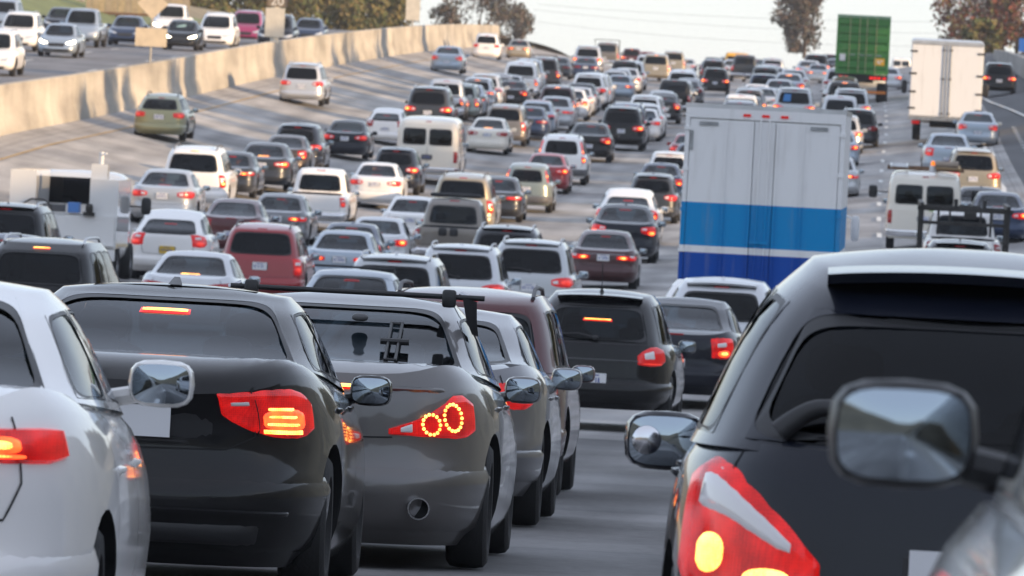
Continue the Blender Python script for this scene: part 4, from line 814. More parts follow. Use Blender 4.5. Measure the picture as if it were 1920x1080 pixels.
car(1440, 1540, 163, 'suv_b', 'silver', 2, 'silver hatch-back truck with blue sticker in its rear window', sticker=1)
car(1545, 1622, 155, 'pickup', 'black', 3, 'black pickup right under the green container')
car(1555, 1637, 168, 'suv_b', 'silver', 2, 'silver sport utility with black window and red lamp below the container')
car(1543, 1618, 193, 'sedan_b', 'blueblack', 0, 'black sedan roof above the corner of the blue and white truck')
car(1568, 1650, 205, 'suv_b', 'charcoal', 0, 'dark utility vehicle seen past the corner of the white blue truck')
car(1538, 1622, 217, 'cuv_a', 'lightsilver', 2, 'silver crossover with red lamp peeking out beside the truck')
car(1530, 1614, 246, 'sedan_a', 'iceblue', 2, 'pale blue sedan edge showing right of the truck')
car(1522, 1612, 296, 'sedan_b', 'silver', 2, 'silver sedan edge with amber lamp showing right of the truck')
# right hand lane and ramp
car(1640, 1692, 128, 'sedan_a', 'lightsilver', 2, 'silver sedan with red lamps just right of the green container')
car(1668, 1712, 112, 'van', 'white', 0, 'white van between green container and white box truck')
car(1728, 1828, 252, 'sedan_d', 'iceblue', 1, 'pale blue silver sedan right behind the white box truck')
car(1780, 1873, 282, 'suv_b', 'gold', 1, 'beige sport utility with wide red lamps ahead of the white van')
car(1690, 1832, 320, 'van', 'pearl', 0, 'white work van with roof rack of ladders and orange beacon', rackvan=1)
car(1792, 1885, 357, 'sedan_c', 'blueblack', 0, 'dark blue sedan squeezed at the edge line beside the work van')
car(1800, 1890, 388, 'sedan_a', 'darkblue', 2, 'blue sedan roof behind the white pickup with the rack')
car(1732, 1885, 394, 'pickup', 'white', 0, 'white pickup carrying a black steel pipe rack', piperack=1)
car(1718, 1884, 450, 'cuv_a', 'black', 0, 'black crossover with silver roof under the pipe rack')
car(1800, 1866, 212, 'sedan_c', 'iceblue', 1, 'silver blue sedan on the ramp hidden by the box truck')
car(1845, 1903, 121, 'suv_b', 'black', 2, 'black sport utility climbing the ramp by the retaining wall')
# left edge
car(-70, 78, 442, 'sedan_c', 'darkblue', 0, 'blue sedan roof with a rod antenna above black minivan')
# foreground, given by scale (pixels per metre) and tail centre
NEAR = []
def near(cx, cy, s, knd, pnt, lights, label, yaw=None, **kw): NEAR.append(dict(cx=cx, cy=cy, s=s, k=knd, p=pnt, li=lights, lab=label, yaw=yaw, kw=kw))
near(-340, 825, 590, 'camry', 'white', 2, 'white sedan with beige seats and a white door mirror, its lamps lit', -1.5)
near(252, 800, 405, 'bmw', 'black', 2, 'glossy black sedan with blank white plate and lit bar lamps', .2, b3on=True)
near(608, 790, 364, 'infiniti', 'warmgrey', 2, 'warm grey sedan with rings of lit dots and black roof bars', .5, b3on=True)
near(762, 780, 290, 'coupe', 'grey', 2, 'dark grey coupe just in front of the grey sedan with roof bars', .5)
near(858, 700, 240, 'redsuv', 'burgundy', 0, 'dark red utility vehicle with black roof rails behind the grey coupe', .8, sz=.92)
near(1112, 700, 160, 'cayenne', 'black', 1, 'black sporty crossover with rod antenna and light silver roof glare', None, b3on=True)
near(1262, 680, 140, 'sedan_d', 'blueblack', 2, 'black soft-top car tucked right of the black sporty crossover')
near(1346, 600, 131, 'cuv_a', 'lightsilver', 0, 'pale silver crossover with black rear window before the truck')
near(1322, 580, 121.5, 'sedan_a', 'white', 0, 'white sedan directly behind the blue and white truck')
near(640, 600, 127, 'sedan_b', 'iceblue', 0, 'light blue silver sedan roof between black sedan and dark red vehicle')
near(62, 560, 131, 'minivan', 'black', 3, 'black minivan with silver roof rails and lit high brake light')
near(1805, 1000, 628, 'crossover', 'blueblack', 2, 'dark crossover with large white and red lamp', 0.3)
near(3440, 1000, 1480, 'silverside', 'lightsilver', 2, 'silver car with dark door mirror blurred at the edge', 0, mirrorm=M_BLACK, sz=1.15)
near(2, 420, 96, 'suv_b', 'black', 2, 'black utility vehicle with a lit lamp beside the white service truck')
GRP = 'vehicles queued in the traffic jam'; KCAT = dict(pickup='pickup truck', van='van', minivan='minivan', redsuv='suv')
KNM = lambda k: 'pickup_truck' if k == 'pickup' else 'van' if k == 'van' else 'minivan' if k == 'minivan' else 'suv' if k[:3] == 'suv' or k == 'redsuv' else 'crossover' if k[:3] in ('cuv', 'cay') or k == 'crossover' else 'hatchback' if k == 'hatch' else 'station_wagon' if k == 'wagon' else 'sedan'
PL = []
for c in CARS:
    Kd = KINDS[c['k']]; W, H = Kd['W'], Kd['H']; sz = 1.0
    for _ in range(3):
        Y, X = solve(c['l'], c['r'], c['top'], W*sz, H*sz); sz = min(1.10, max(.93, (c['r']-c['l'])*Y/F/W))
    PL.append(dict(c=c, Y=Y-(Kd['roof']*.6 if Kd['roof'] > .9 and c['k'] != 'pickup' else .2), X=X, sz=sz, L=Kd['L']*sz, W=W*sz, near=False))
for c in NEAR:
    Kd = KINDS[c['k']]; Y = F/c['s']; x, _ = unroll(c['cx'], c['cy']); PL.append(dict(c=c, Y=Y, X=(x-VPX)*Y/F, sz=c['kw'].get('sz', 1.0), L=Kd['L'], W=Kd['W'], near=True))
# trucks take part in keeping everybody apart
TRK = dict(blue=(1285, 1580, 198, 2.55, 4.1, 9.0), green=(1568, 1672, 43, 2.44, 4.05, 14.0), white=(1703, 1850, 100, 2.5, 3.5, 8.0), service=(18, 225, 318, 2.35, 2.35, 6.2))
for k, (l, r, t, W, H, L) in TRK.items():
    Y, X = solve(l, r, t, W, H); PL.append(dict(c=dict(k=k, lab=k), Y=Y, X=X, sz=min(1.16, max(.95, (r-l)*Y/F/W)), L=L, W=W, near=False, truck=k))
q_ = PL[-4]; q_['Y'] = F/114; q_['X'] = (unroll(1432, 300)[0]-VPX)/114; q_['sz'] = 1.03; q_['near'] = True
for it in range(60):
    moved = 0
    for i, a in enumerate(PL):
        for b in PL[i+1:]:
            if abs(a['X']-b['X']) < (a['W']+b['W'])/2+.12:
                lo, hi = (a, b) if a['Y'] < b['Y'] else (b, a); d = lo['Y']+lo['L']+.7-hi['Y']
                if 0 < d:
                    if d > lo['L']*.8 and abs(a['X']-b['X']) > 1.0:      # side by side: ease apart sideways
                        push = ((a['W']+b['W'])/2+.15-abs(a['X']-b['X']))/2; sgn = 1 if a['X'] > b['X'] else -1
                        if not a['near']: a['X'] += sgn*push
                        if not b['near']: b['X'] -= sgn*push
                        moved += 1; continue
                    fl, fh = (0, 1) if lo['near'] else (1, 0) if hi['near'] else (.5, .5)
                    if lo['near'] and hi['near']: fl, fh = 0, 1
                    for o_, dd in ((lo, -d*fl), (hi, d*fh)):
                        if dd: y0 = o_['Y']; o_['Y'] += dd; o_['X'] *= o_['Y']/y0
                    moved += 1
    if not moved: break
# the rest of the packed queue up to the crest: cars whose roofs fill in between
rf_ = random.Random(3)
FK = ['sedan_a', 'sedan_b', 'sedan_c', 'sedan_d', 'cuv_a', 'suv_b', 'suv_a', 'minivan', 'hatch', 'pickup']; FC = ['white', 'lightsilver', 'silver', 'charcoal', 'black', 'iceblue', 'grey', 'gold', 'red', 'darkblue', 'white', 'silver']
CN = dict(white='white', lightsilver='pale silver', silver='silver', charcoal='charcoal', black='black', iceblue='ice blue', grey='grey', gold='beige', red='red', darkblue='navy')
for ui, u in enumerate((.4, -4.0, -8.2, -12.3, -16.5)):
    Y = 335+ui*3
    while Y < 668:
        X = u+XC(Y)
        if all(abs(X-b['X']) > 2.35 or Y+5.6 < b['Y'] or Y > b['Y']+b['L']+1.0 for b in PL) and not any(b['Y'] > 470 and not b['c'].get('fill') and Y < b['Y'] < Y+75 and abs(X/Y*b['Y']-b['X']) < 1.7 for b in PL):
            k_ = rf_.choice(FK); pc = rf_.choice(FC); li_ = rf_.choice((0, 1, 2, 2)); nm_ = dict(sedan='sedan', cuv='crossover', suv='utility vehicle').get(k_.split('_')[0], {'hatch': 'hatchback'}.get(k_, k_))
            PL.append(dict(c=dict(k=k_, p=pc, li=li_, lab='distant %s %s %s near the crest, %s' % (CN[pc], nm_, ('with lamps off', 'with dull lamps', 'with lit lamps')[li_], ('in the trucks lane', 'left of the trucks lane', 'in the middle lane', 'left of middle lane', 'next to carpool lane')[ui]), kw={}, fill=len(PL)), Y=Y, X=X+rf_.uniform(-.25, .25), sz=1.0, L=KINDS[k_]['L'], W=KINDS[k_]['W'], near=False)); Y += rf_.uniform(8, 12)
        else: Y += 2
print('PLACED', len(PL), 'relax', it, moved)
KEEP = {133, 137, 138, 140, 143, 144, 145, 153, 154, 155, 156, 157, 158, 159, 161, 162, 164, 165, 168, 169, 172, 173, 174, 175, 176, 177, 178, 179, 180, 181, 182, 183, 184, 185, 186, 187, 188, 189, 190, 191, 195, 196, 197, 198, 200, 201}   # the ones of which something shows
PL = [p for p in PL if not p['c'].get('fill') or p['c']['fill'] in KEEP]
for i, a in enumerate(PL):
    for b in PL[i+1:]:
        if abs(a['X']-b['X']) < (a['W']+b['W'])/2 and min(a['Y']+a['L'], b['Y']+b['L'])-max(a['Y'], b['Y']) > 0: print('OVERLAP', a['c']['lab'], round(a['X'], 1), round(a['Y'], 1), '|', b['c']['lab'], round(b['X'], 1), round(b['Y'], 1))
POS = {}
for p in PL:
    c = p['c']; Y, X = p['Y'], p['X']; pitch = math.atan(grade(X, Y+p['L']/2)); yaw = -head(Y+2)
    if c.get('yaw') is not None: yaw = -R(c['yaw'])
    elif 'yaw' in c or not p.get('truck'): yaw += R(random.uniform(-.5, .5))
    loc = (X, Y, gz(X, Y+1)-math.tan(pitch)*1.0+.012); p['loc'] = loc; p['rot'] = (pitch, 0, yaw)
    if p.get('truck'): POS[p['truck']] = p; continue
    kw = dict(c['kw']); s = F/Y; root = vehicle(c['k'], KNM(c['k']), c['lab'], KNM(c['k']).replace('_', ' '), loc, p['rot'], PNT[c['p']], c['li'], GRP, p['sz'], 1 if s > 52 else 0, b3on=kw.get('b3on'), mirrorm=kw.get('mirrorm'), plate=kw.get('plate'), bump=(M_BLACK if kw.get('bump') == 'black' else M_GREYP if kw.get('bump') == 'grey' else None))
    p['root'] = root; POS[c['lab']] = p
for k in ('blue', 'green', 'white', 'service'): print('TRUCK', k, POS[k]['Y'], POS[k]['X'], POS[k]['sz'], proj(Vector(POS[k]['loc'])+Vector((0, 0, TRK[k][4]*POS[k]['sz']))))
# ---------------------------------------------------------------- trucks
def panel_mat(name, bands, bounds):
    """paint in level bands: bounds are heights, one colour more than bounds"""
    m = mat(name, bands[0], .5, 0, .25, 0); N, L = nodes(m); b = N['Principled BSDF']; tc = N.new('ShaderNodeTexCoord'); sx = N.new('ShaderNodeSeparateXYZ'); L.new(tc.outputs['Object'], sx.inputs[0])
    nz = N.new('ShaderNodeTexNoise'); nz.inputs['Scale'].default_value = 2.2; nz.inputs['Detail'].default_value = 8; mp = N.new('ShaderNodeMapping'); mp.inputs['Scale'].default_value = (3, 3, .35); L.new(tc.outputs['Object'], mp.inputs[0]); L.new(mp.outputs[0], nz.inputs['Vector'])
    prev = None
    for c, h in zip(bands[1:], bounds):
        g = N.new('ShaderNodeMath'); g.operation = 'GREATER_THAN'; g.inputs[1].default_value = h; L.new(sx.outputs['Z'], g.inputs[0])
        mx = N.new('ShaderNodeMixRGB'); mx.inputs[2].default_value = (*c, 1)
        if prev: L.new(prev, mx.inputs[1])
        else: mx.inputs[1].default_value = (*bands[0], 1)
        L.new(g.outputs[0], mx.inputs[0]); prev = mx.outputs[0]
    r = N.new('ShaderNodeMapRange'); r.inputs[1].default_value = .55; r.inputs[2].default_value = .85; r.inputs[3].default_value = 0; r.inputs[4].default_value = .32; L.new(nz.outputs['Fac'], r.inputs[0])
    d = N.new('ShaderNodeMixRGB'); d.inputs[2].default_value = (.30, .27, .23, 1); L.new(r.outputs[0], d.inputs[0])
    if prev: L.new(prev, d.inputs[1])
    else: d.inputs[1].default_value = (*bands[0], 1)
    L.new(d.outputs[0], b.inputs['Base Color']); return m
def part(root, name, m, fn, smooth=False, par=None):
    g = MB(); fn(g); return obj(name, g.mesh(name, m, smooth), par or root)
def truck_wheels(root, pts, r=.5, tw=.28):
    tm, rm = wheel_meshes(r, tw, 6)
    for x, y in pts: o = obj('wheel', tm, root, (x, y, r), (0, 0, 0 if x > 0 else pi)); obj('rim', rm, o)
M_STEEL = mat('steel_bar', (.33, .34, .35), .4, .7, var=.3, vscale=6); M_RUST = mat('rusty_steel', (.16, .09, .05), .8, var=.5, vscale=8); M_BLKSTEEL = mat('black_steel', (.03, .028, .026), .5, .3, var=.4, vscale=6)
M_TRWHITE = panel_mat('box_white', [(.80, .80, .80)], []); M_ALU = mat('aluminium', (.60, .61, .62), .35, .6, var=.15, vscale=3)
M_BLUE = panel_mat('box_banded', [(.002, .065, .36), (.80, .80, .80), (.002, .24, .55), (.80, .80, .80)], [1.72, 1.83, 2.52])
M_GREEN = panel_mat('container_green', [(.06, .22, .055)], [])
# --- blue and white box truck
p = POS['blue']; W2 = 1.275; T = thing('box_truck', 'white box truck with light and dark blue bands across its rear doors', 'truck', p['loc'], p['rot'], GRP); T.scale = (p['sz'],)*3
part(T, 'cargo_box', M_BLUE, lambda g: g.box(-W2, W2, .06, 7.2, .95, 4.03))
part(T, 'roof', M_ALU, lambda g: g.box(-W2-.01, W2+.01, .0, 7.22, 4.03, 4.10))
for s in (-1, 1): part(T, 'door_post', M_BLUE, lambda g: g.box(s*(W2-.035)-.035, s*(W2-.035)+.035, 0, .06, .95, 4.03))
part(T, 'top_rail', M_TRWHITE, lambda g: g.box(-W2+.07, W2-.07, .0, .06, 3.87, 4.03))
xs = [-1.20, -.62, -.17, .17, .62, 1.20]
for a, b in zip(xs, xs[1:]):
    part(T, 'door_panel', M_BLUE, lambda g: g.box(a+.006, b-.006, .012, .058, 1.0, 3.85))
for x in (-.62, -.20, .20, .62):
    part(T, 'door_rib', M_BLUE, lambda g: (g.box(x-.022, x+.022, -.012, .012, 1.0, 3.85), g.box(x-.012, x+.012, -.03, -.012, 1.02, 3.83)))
for x in (-.07, .07): part(T, 'lock_rod', M_BLUE, lambda g: g.tube([(x, -.02, 1.0), (x, -.02, 3.87)], .016, 8), True)
for x, z in ((-.07, 1.92), (.07, 1.92)): part(T, 'lock_handle', M_BLUE, lambda g: g.box(x-.10, x+.06, -.05, -.02, z-.02, z+.03))
for x in (-1.24, 1.24):
    for z in (1.1, 1.75, 2.4, 3.05, 3.7): part(T, 'hinge', M_BLUE, lambda g: g.box(x-.05, x+.05, -.02, .012, z-.03, z+.03))
for x0, x1 in ((-1.05, -.75), (.72, 1.0)): part(T, 'marker_strip', M_STEEL, lambda g: g.box(x0, x1, -.006, .0115, 3.75, 3.81))
part(T, 'marker_strip', M_STEEL, lambda g: g.box(-1.19, -1.14, -.006, .0115, 3.35, 3.66))
for x in (-.3, 0, .3): part(T, 'marker_light', LENS_DIM, lambda g: g.box(x-.06, x+.06, -.02, .0, 3.92, 3.96))
part(T, 'chassis', M_UND, lambda g: g.box(-.5, .5, .3, 9.0, .55, .95)); part(T, 'rear_bumper', M_STEEL, lambda g: g.box(-1.15, 1.15, .0, .12, .5, .68))
for s in (-1, 1): part(T, 'tail_light', LENS_ON, lambda g: g.box(s*1.05-.1, s*1.05+.1, -.02, .05, .72, .88)); part(T, 'mirror', M_TRWHITE, lambda g: (g.grid(rbox(s*1.42, 8.0, 2.15, .075, .06, .22), 0, True), g.tube([(s*1.1, 8.1, 2.4), (s*1.42, 8.0, 2.30)], .02, 6)), True)
part(T, 'cab', M_TRWHITE, lambda g: g.grid(rbox(0, 8.3, 1.7, 1.12, .95, 1.0, 7, (20, 12)), 0, True), True)
truck_wheels(T, [(-1.0, 1.9), (1.0, 1.9), (-1.0, 8.2), (1.0, 8.2)])
# --- green container truck
p = POS['green']; T = thing('container_truck', 'green shipping container on a truck with a yellow sticker on its door', 'truck', p['loc'], p['rot'], GRP); T.scale = (p['sz'],)*3
z0, z1 = 1.42, 4.05
part(T, 'container', M_GREEN, lambda g: g.box(-1.2, 1.2, .05, 12.2, z0, z1-.02))
part(T, 'top_rail', mat('container_top', (.22, .36, .22), .5, var=.2), lambda g: g.box(-1.22, 1.22, 0, .09, z1-.10, z1+.03)); part(T, 'sill', M_GREEN, lambda g: g.box(-1.22, 1.22, 0, .06, z0-.03, z0+.13))
for s in (-1, 1): part(T, 'corner_post', M_GREEN, lambda g: g.box(s*1.22-.06*(s+1), s*1.22-.06*(s-1), -.004, .1, z0+.13, z1-.1))
for x0, x1 in ((-1.09, -.012), (.012, 1.09)):
    for k in range(6):
        za = z0+.16+k*.395; part(T, 'door_panel', M_GREEN, lambda g: g.grid([[(x0, .05, za), (x1, .05, za)], [(x0, .05, za+.05), (x1, .05, za+.05)], [(x0, .012, za+.10), (x1, .012, za+.10)], [(x0, .012, za+.32), (x1, .012, za+.32)], [(x0, .05, za+.37), (x1, .05, za+.37)]]))
for x in (-.62, -.18, .16, .60):
    part(T, 'lock_rod', mat('rod_worn', (.35, .36, .18), .5, .3, var=.4, vscale=9), lambda g: g.tube([(x, -.02, z0+.03), (x, -.02, z1-.06)], .022, 8), True)
    part(T, 'lock_handle', M_STEEL, lambda g: g.box(x, x+.28, -.05, -.02, z0+.82, z0+.86))
part(T, 'sticker', mat('sticker_yellow', (.80, .42, .02), .5), lambda g: g.box(.55, 1.02, -.012, .0115, z0+.40, z0+.72)); part(T, 'sticker', M_PLATE, lambda g: g.box(-1.04, -.78, -.012, .0115, z0+.55, z0+.86))
part(T, 'sticker_mark', M_PLATE, lambda g: (g.box(.70, .76, -.014, -.012, z0+.48, z0+.64), g.box(.76, .86, -.014, -.012, z0+.48, z0+.53), g.box(.80, .94, -.014, -.012, z0+.58, z0+.63)))
part(T, 'chassis', M_UND, lambda g: g.box(-.55, .55, .2, 13, 1.0, z0-.03)); part(T, 'light_bar', M_UND, lambda g: g.box(-1.2, 1.2, .02, .1, 1.12, 1.38))
for x in (-.95, -.7, .45, .62, .80, 1.05): part(T, 'tail_light', B3_ON, lambda g: g.box(x-.07, x+.07, -.01, .03, 1.18, 1.28))
part(T, 'underride_bar', mat('bar_orange', (.65, .20, .03), .5), lambda g: g.box(-1.15, 1.15, .1, .2, .52, .64))
part(T, 'cab', M_TRWHITE, lambda g: g.grid(rbox(0, 13.6, 1.9, 1.2, 1.2, 1.6, 7, (20, 12)), 0, True), True)
truck_wheels(T, [(s*x, y) for s in (-1, 1) for x, y in ((.98, 1.1), (.98, 2.4), (1.0, 13.4))], .5, .5)
# --- white box truck
p = POS['white']; T = thing('box_truck', 'plain white box truck with double doors and black hinges', 'truck', p['loc'], p['rot'], GRP); T.scale = (p['sz'],)*3
part(T, 'cargo_box', M_TRWHITE, lambda g: g.box(-1.25, 1.25, .05, 6.2, .85, 3.40)); part(T, 'roof_cap', M_ALU, lambda g: g.grid([[(x, y, 3.40+h) for x, h in ((-1.27, -.02), (-1.25, .07), (-1.15, .11), (1.15, .11), (1.25, .07), (1.27, -.02))] for y in (-.02, 6.2)]) and (g.f.append([0, 1, 2, 3, 4, 5]), g.m.append(0)))
for x0, x1 in ((-1.22, -.008), (.008, 1.22)): part(T, 'door', M_TRWHITE, lambda g: g.box(x0, x1, .0, .048, .90, 3.36))
for x in (-.12, 0, .12): part(T, 'lock_rod', M_STEEL, lambda g: g.tube([(x, -.02, .88), (x, -.02, 3.36)], .017, 8), True)
for x in (-.12, .12):
    for z in (1.0, 2.2, 3.2): part(T, 'rod_bracket', M_BLKSTEEL, lambda g: g.box(x-.05, x+.05, -.035, .0, z-.025, z+.025))
for s in (-1, 1):
    for z in (1.15, 1.72, 2.35, 3.12): part(T, 'hinge', M_BLKSTEEL, lambda g: g.box(s*1.17-.13, s*1.17+.13, -.02, .0, z-.032, z+.032))
part(T, 'chassis', M_UND, lambda g: g.box(-.5, .5, .3, 7.9, .5, .85)); part(T, 'rear_sill', M_STEEL, lambda g: g.box(-1.24, 1.24, -.01, .06, .74, .86))
for s in (-1, 1): part(T, 'tail_light', LENS_OFF, lambda g: g.box(s*1.0-.14, s*1.0+.14, -.02, .03, .60, .72)); part(T, 'mirror', M_BLACK, lambda g: (g.grid(rbox(s*1.45, 7.0, 1.75, .10, .06, .24), 0, True), g.tube([(s*1.05, 7.1, 1.9), (s*1.45, 7.0, 1.9)], .02, 6)), True)
part(T, 'cab', M_TRWHITE, lambda g: g.grid(rbox(0, 7.2, 1.4, 1.05, .9, .9, 7, (20, 12)), 0, True), True)
truck_wheels(T, [(-.95, 1.5), (.95, 1.5), (-.95, 7.1), (.95, 7.1)], .42)
# --- white service truck
p = POS['service']; T = thing('service_truck', 'white utility service truck with an open tool shelf and a small crane', 'truck', p['loc'], p['rot'], GRP); T.scale = (p['sz'],)*3
M_SV = paint('service_white', (.74, .74, .73))
part(T, 'side_locker', M_SV, lambda g: g.box(-1.17, -.62, .1, 3.0, .75, 2.32)); part(T, 'side_locker', M_SV, lambda g: g.box(.52, 1.12, .1, 3.0, .75, 2.2)); part(T, 'deck', M_SV, lambda g: g.box(-.62, .52, .1, 3.0, .75, 1.15))
part(T, 'tailgate', M_SV, lambda g: g.box(-1.13, 1.08, .0, .095, .80, 1.42)); part(T, 'rear_bumper', M_SV, lambda g: g.box(-1.17, 1.12, -.18, -.005, .50, .74))
part(T, 'tool_hoop', M_BLKSTEEL, lambda g: g.tube([(-.9+.0, .06, 1.43), (-.9, .05, 1.6), (-.7, .05, 1.72), (-.45, .05, 1.72), (-.28, .05, 1.6), (-.28, .06, 1.43)], .02, 6), True)
part(T, 'shelf', M_SV, lambda g: g.box(-.62, .52, .5, 3.0, 1.42, 1.46)); part(T, 'tool_box', mat('blue_crate', (.08, .22, .55), .6), lambda g: g.box(.05, .28, .3, .8, 1.47, 1.68)); part(T, 'tool_box', M_GREYP, lambda g: g.box(-.5, -.05, .5, .9, 1.47, 1.62))
part(T, 'crane_post', M_SV, lambda g: (g.box(.52, .86, .25, .65, 2.2, 2.52), g.tube([(.70, .45, 2.5), (.70, .45, 2.78)], .05, 8), g.tube([(.66, .45, 2.70), (.82, .3, 2.75)], .02, 6)))
part(T, 'vise', M_BLKSTEEL, lambda g: (g.box(.42, .66, -.12, .0, 1.42, 1.50), g.grid(rbox(.54, -.06, 1.58, .08, .07, .10), 0, True)), True)
for x in (-.95, .62, .82): part(T, 'tail_light', LENS_OFF if x != .62 else REV, lambda g: g.lathe([(-.205, .001), (-.20, .05), (-.18, .055)], 16, 'y', (x, 0, .64)), True)
part(T, 'cab', M_SV, lambda g: g.grid(rbox(0, 4.1, 1.35, 1.0, 1.1, .98, 6, (20, 12)), 0, True), True)
part(T, 'cab_window', M_GLP, lambda g: g.grid([[(x, 2.97, z) for x in (-.72, -.3, .1, .5, .78)] for z in (1.62, 1.8, 2.0, 2.18)]))
part(T, 'chassis', M_UND, lambda g: g.box(-.5, .5, .1, 6.0, .42, .75))
for s in (-1, 1): part(T, 'mirror', M_BLACK, lambda g: (g.grid(rbox(s*1.35, 4.4, 1.62, .11, .06, .19), 0, True), g.tube([(s*.9, 4.5, 1.6), (s*1.35, 4.4, 1.6)], .02, 6)), True)
truck_wheels(T, [(-.95, 1.4), (.95, 1.4), (-.92, 4.9), (.92, 4.9)], .40, .26)
# ---------------------------------------------------------------- loads and fittings on single cars
def fit(lab): return POS[lab]['root']
r_ = fit('white work van with roof rack of ladders and orange beacon')
part(r_, 'rack_bar', M_RUST, lambda g: [g.box(-1.02, 1.02, y, y+.05, 2.13, 2.18) for y in (.4, 1.8, 3.2)] and None)
def ladder(g, x0, x1, z):
    for x in (x0, x1): g.tube([(x, -.1, z), (x, 3.4, z)], .03, 6)
    for k in range(10): g.tube([(x0, .1+k*.35, z), (x1, .1+k*.35, z)], .015, 5)
def vanitem(name, label, cat, m, fn, sm=True):
    g = MB(); fn(g); v = POS['white work van with roof rack of ladders and orange beacon']; o = obj(name, g.mesh(name, m, sm), None, v['loc'], v['rot']); o.scale = (v['sz'],)*3; tag(o, label, cat); return o
vanitem('ladder', 'grey ladder lying on the left of the work van roof', 'ladder', M_ALU, lambda g: ladder(g, -.92, -.50, 2.22))
vanitem('ladder', 'tan ladder lying on the right of the work van roof', 'ladder', mat('wood_ladder', (.42, .28, .13), .7, var=.2), lambda g: ladder(g, .30, .90, 2.22))
vanitem('tarpaulin_roll', 'rolled grey brown tarpaulin on the work van roof', 'tarpaulin', mat('canvas', (.32, .26, .21), .9, bump=.5, bscale=8, var=.3), lambda g: [g.grid([[(x, .3+yy, 2.32+zz*(1+.12*math.sin(9*x))) for yy, zz in [(.16*cos(a*pi/5), .10*sin(a*pi/5)) for a in range(10)]] for x in lerp(.25, .85, 10)], 0, True)] and None)
part(r_, 'beacon', [mat('beacon_orange', (.85, .22, .02), .25, emit=(1, .25, .02), es=.5), M_PLATE], lambda g: (g.lathe([(2.10, .09), (2.28, .085), (2.28, .06)], 14, 'z', (.18, .35, 0), 1), g.lathe([(2.28, .06), (2.36, .058), (2.40, .04), (2.41, .001)], 14, 'z', (.18, .35, 0), 0)), True)
part(r_, 'sticker', mat('sticker_green', (.22, .42, .05), .5), lambda g: g.box(.14, .80, .028, .034, 1.08, 1.17))
for s in (-1, 1): part(r_, 'tow_mirror', M_BLACK, lambda g: (g.grid(rbox(s*1.38, 4.25, 1.42, .12, .05, .17, 5), 0, True), g.tube([(s*.98, 4.35, 1.42), (s*1.38, 4.25, 1.42)], .02, 6)), True)
r_ = fit('white pickup carrying a black steel pipe rack'); v = POS['white pickup carrying a black steel pipe rack']
def prk(g):
    for s in (-1, 1):
        for y in (.12, 1.9): g.box(s*1.02-.05, s*1.02+.05, y-.05, y+.05, .75, 1.86)
        g.box(s*1.02-.045, s*1.02+.045, -.3, 3.2, 1.861, 1.95)
        g.box(s*.62-.03, s*.62+.03, .08, .14, 1.20, 1.76)
    g.box(-1.12, 1.14, .06, .16, 1.76, 1.859); g.box(-1.0, 1.0, .07, .15, 1.44, 1.52); g.box(-1.0, 1.0, 1.86, 1.94, 1.78, 1.859)
    for x in (-.35, .38): g.box(x-.025, x+.025, .08, .14, 1.521, 1.759)
part(r_, 'pipe_rack', M_BLKSTEEL, prk)
for x in (-.22, .45): part(r_, 'rack_roller', M_BLACK, lambda g: g.tube([(x, .1, 1.86), (x, .1, 2.06)], [.05, .05], 10), True)
part(r_, 'rack_hook', M_BLKSTEEL, lambda g: (g.box(-.15, .38, .06, .14, 1.90, 1.93), g.box(-.02, .28, .05, .12, 1.60, 1.758)))
r_ = fit('taupe pickup with black light bar and two black cups on its tailgate')
part(r_, 'light_bar', M_BLACK, lambda g: g.grid(rbox(0, 2.75, 1.88, .66, .07, .06, 5, (20, 8)), 0, True), True)
for x in (-.14, .14): part(r_, 'tailgate_pad', M_BLACK, lambda g: g.grid(rbox(x, .09, 1.00, .11, .04, .10, 5), 0, True), True)
r_ = fit('grey brown pickup with a ladder rack cresting the hill')
part(r_, 'ladder_rack', M_BLKSTEEL, lambda g: [g.tube([(-.85, y, .9), (-.85, y, 1.98), (.85, y, 1.98), (.85, y, .9)], .03, 6) for y in (.2, 1.8)] and None)
r_ = fit('silver hatch-back truck with blue sticker in its rear window')
CA = KINDS['suv_b']['CA']; part(r_, 'window_sticker', mat('sticker_blue', (.02, .16, .42), .5), lambda g: g.grid([[CA.qt(q, t, .003) for q in (-.62, -.4, -.2)] for t in (.22, .5, .72)]))
for lab in ('brown boxy utility vehicle with a roof rack and clear rear window', 'grey green utility vehicle with roof rack and a lit red lamp'):
    part(fit(lab), 'roof_rack', M_BLACK, lambda g: [g.tube([(-.7, y, 1.74), (-.7, y, 1.84), (.7, y, 1.84), (.7, y, 1.74)], .02, 6) for y in (.6, 1.6)] and None)
r_ = fit('light blue silver sedan roof between black sedan and dark red vehicle')
part(r_, 'roof_bar', M_BLACK, lambda g: g.tube([(-.62, 1.9, 1.43), (-.6, 1.9, 1.50), (.6, 1.9, 1.50), (.62, 1.9, 1.43)], .02, 6), True)
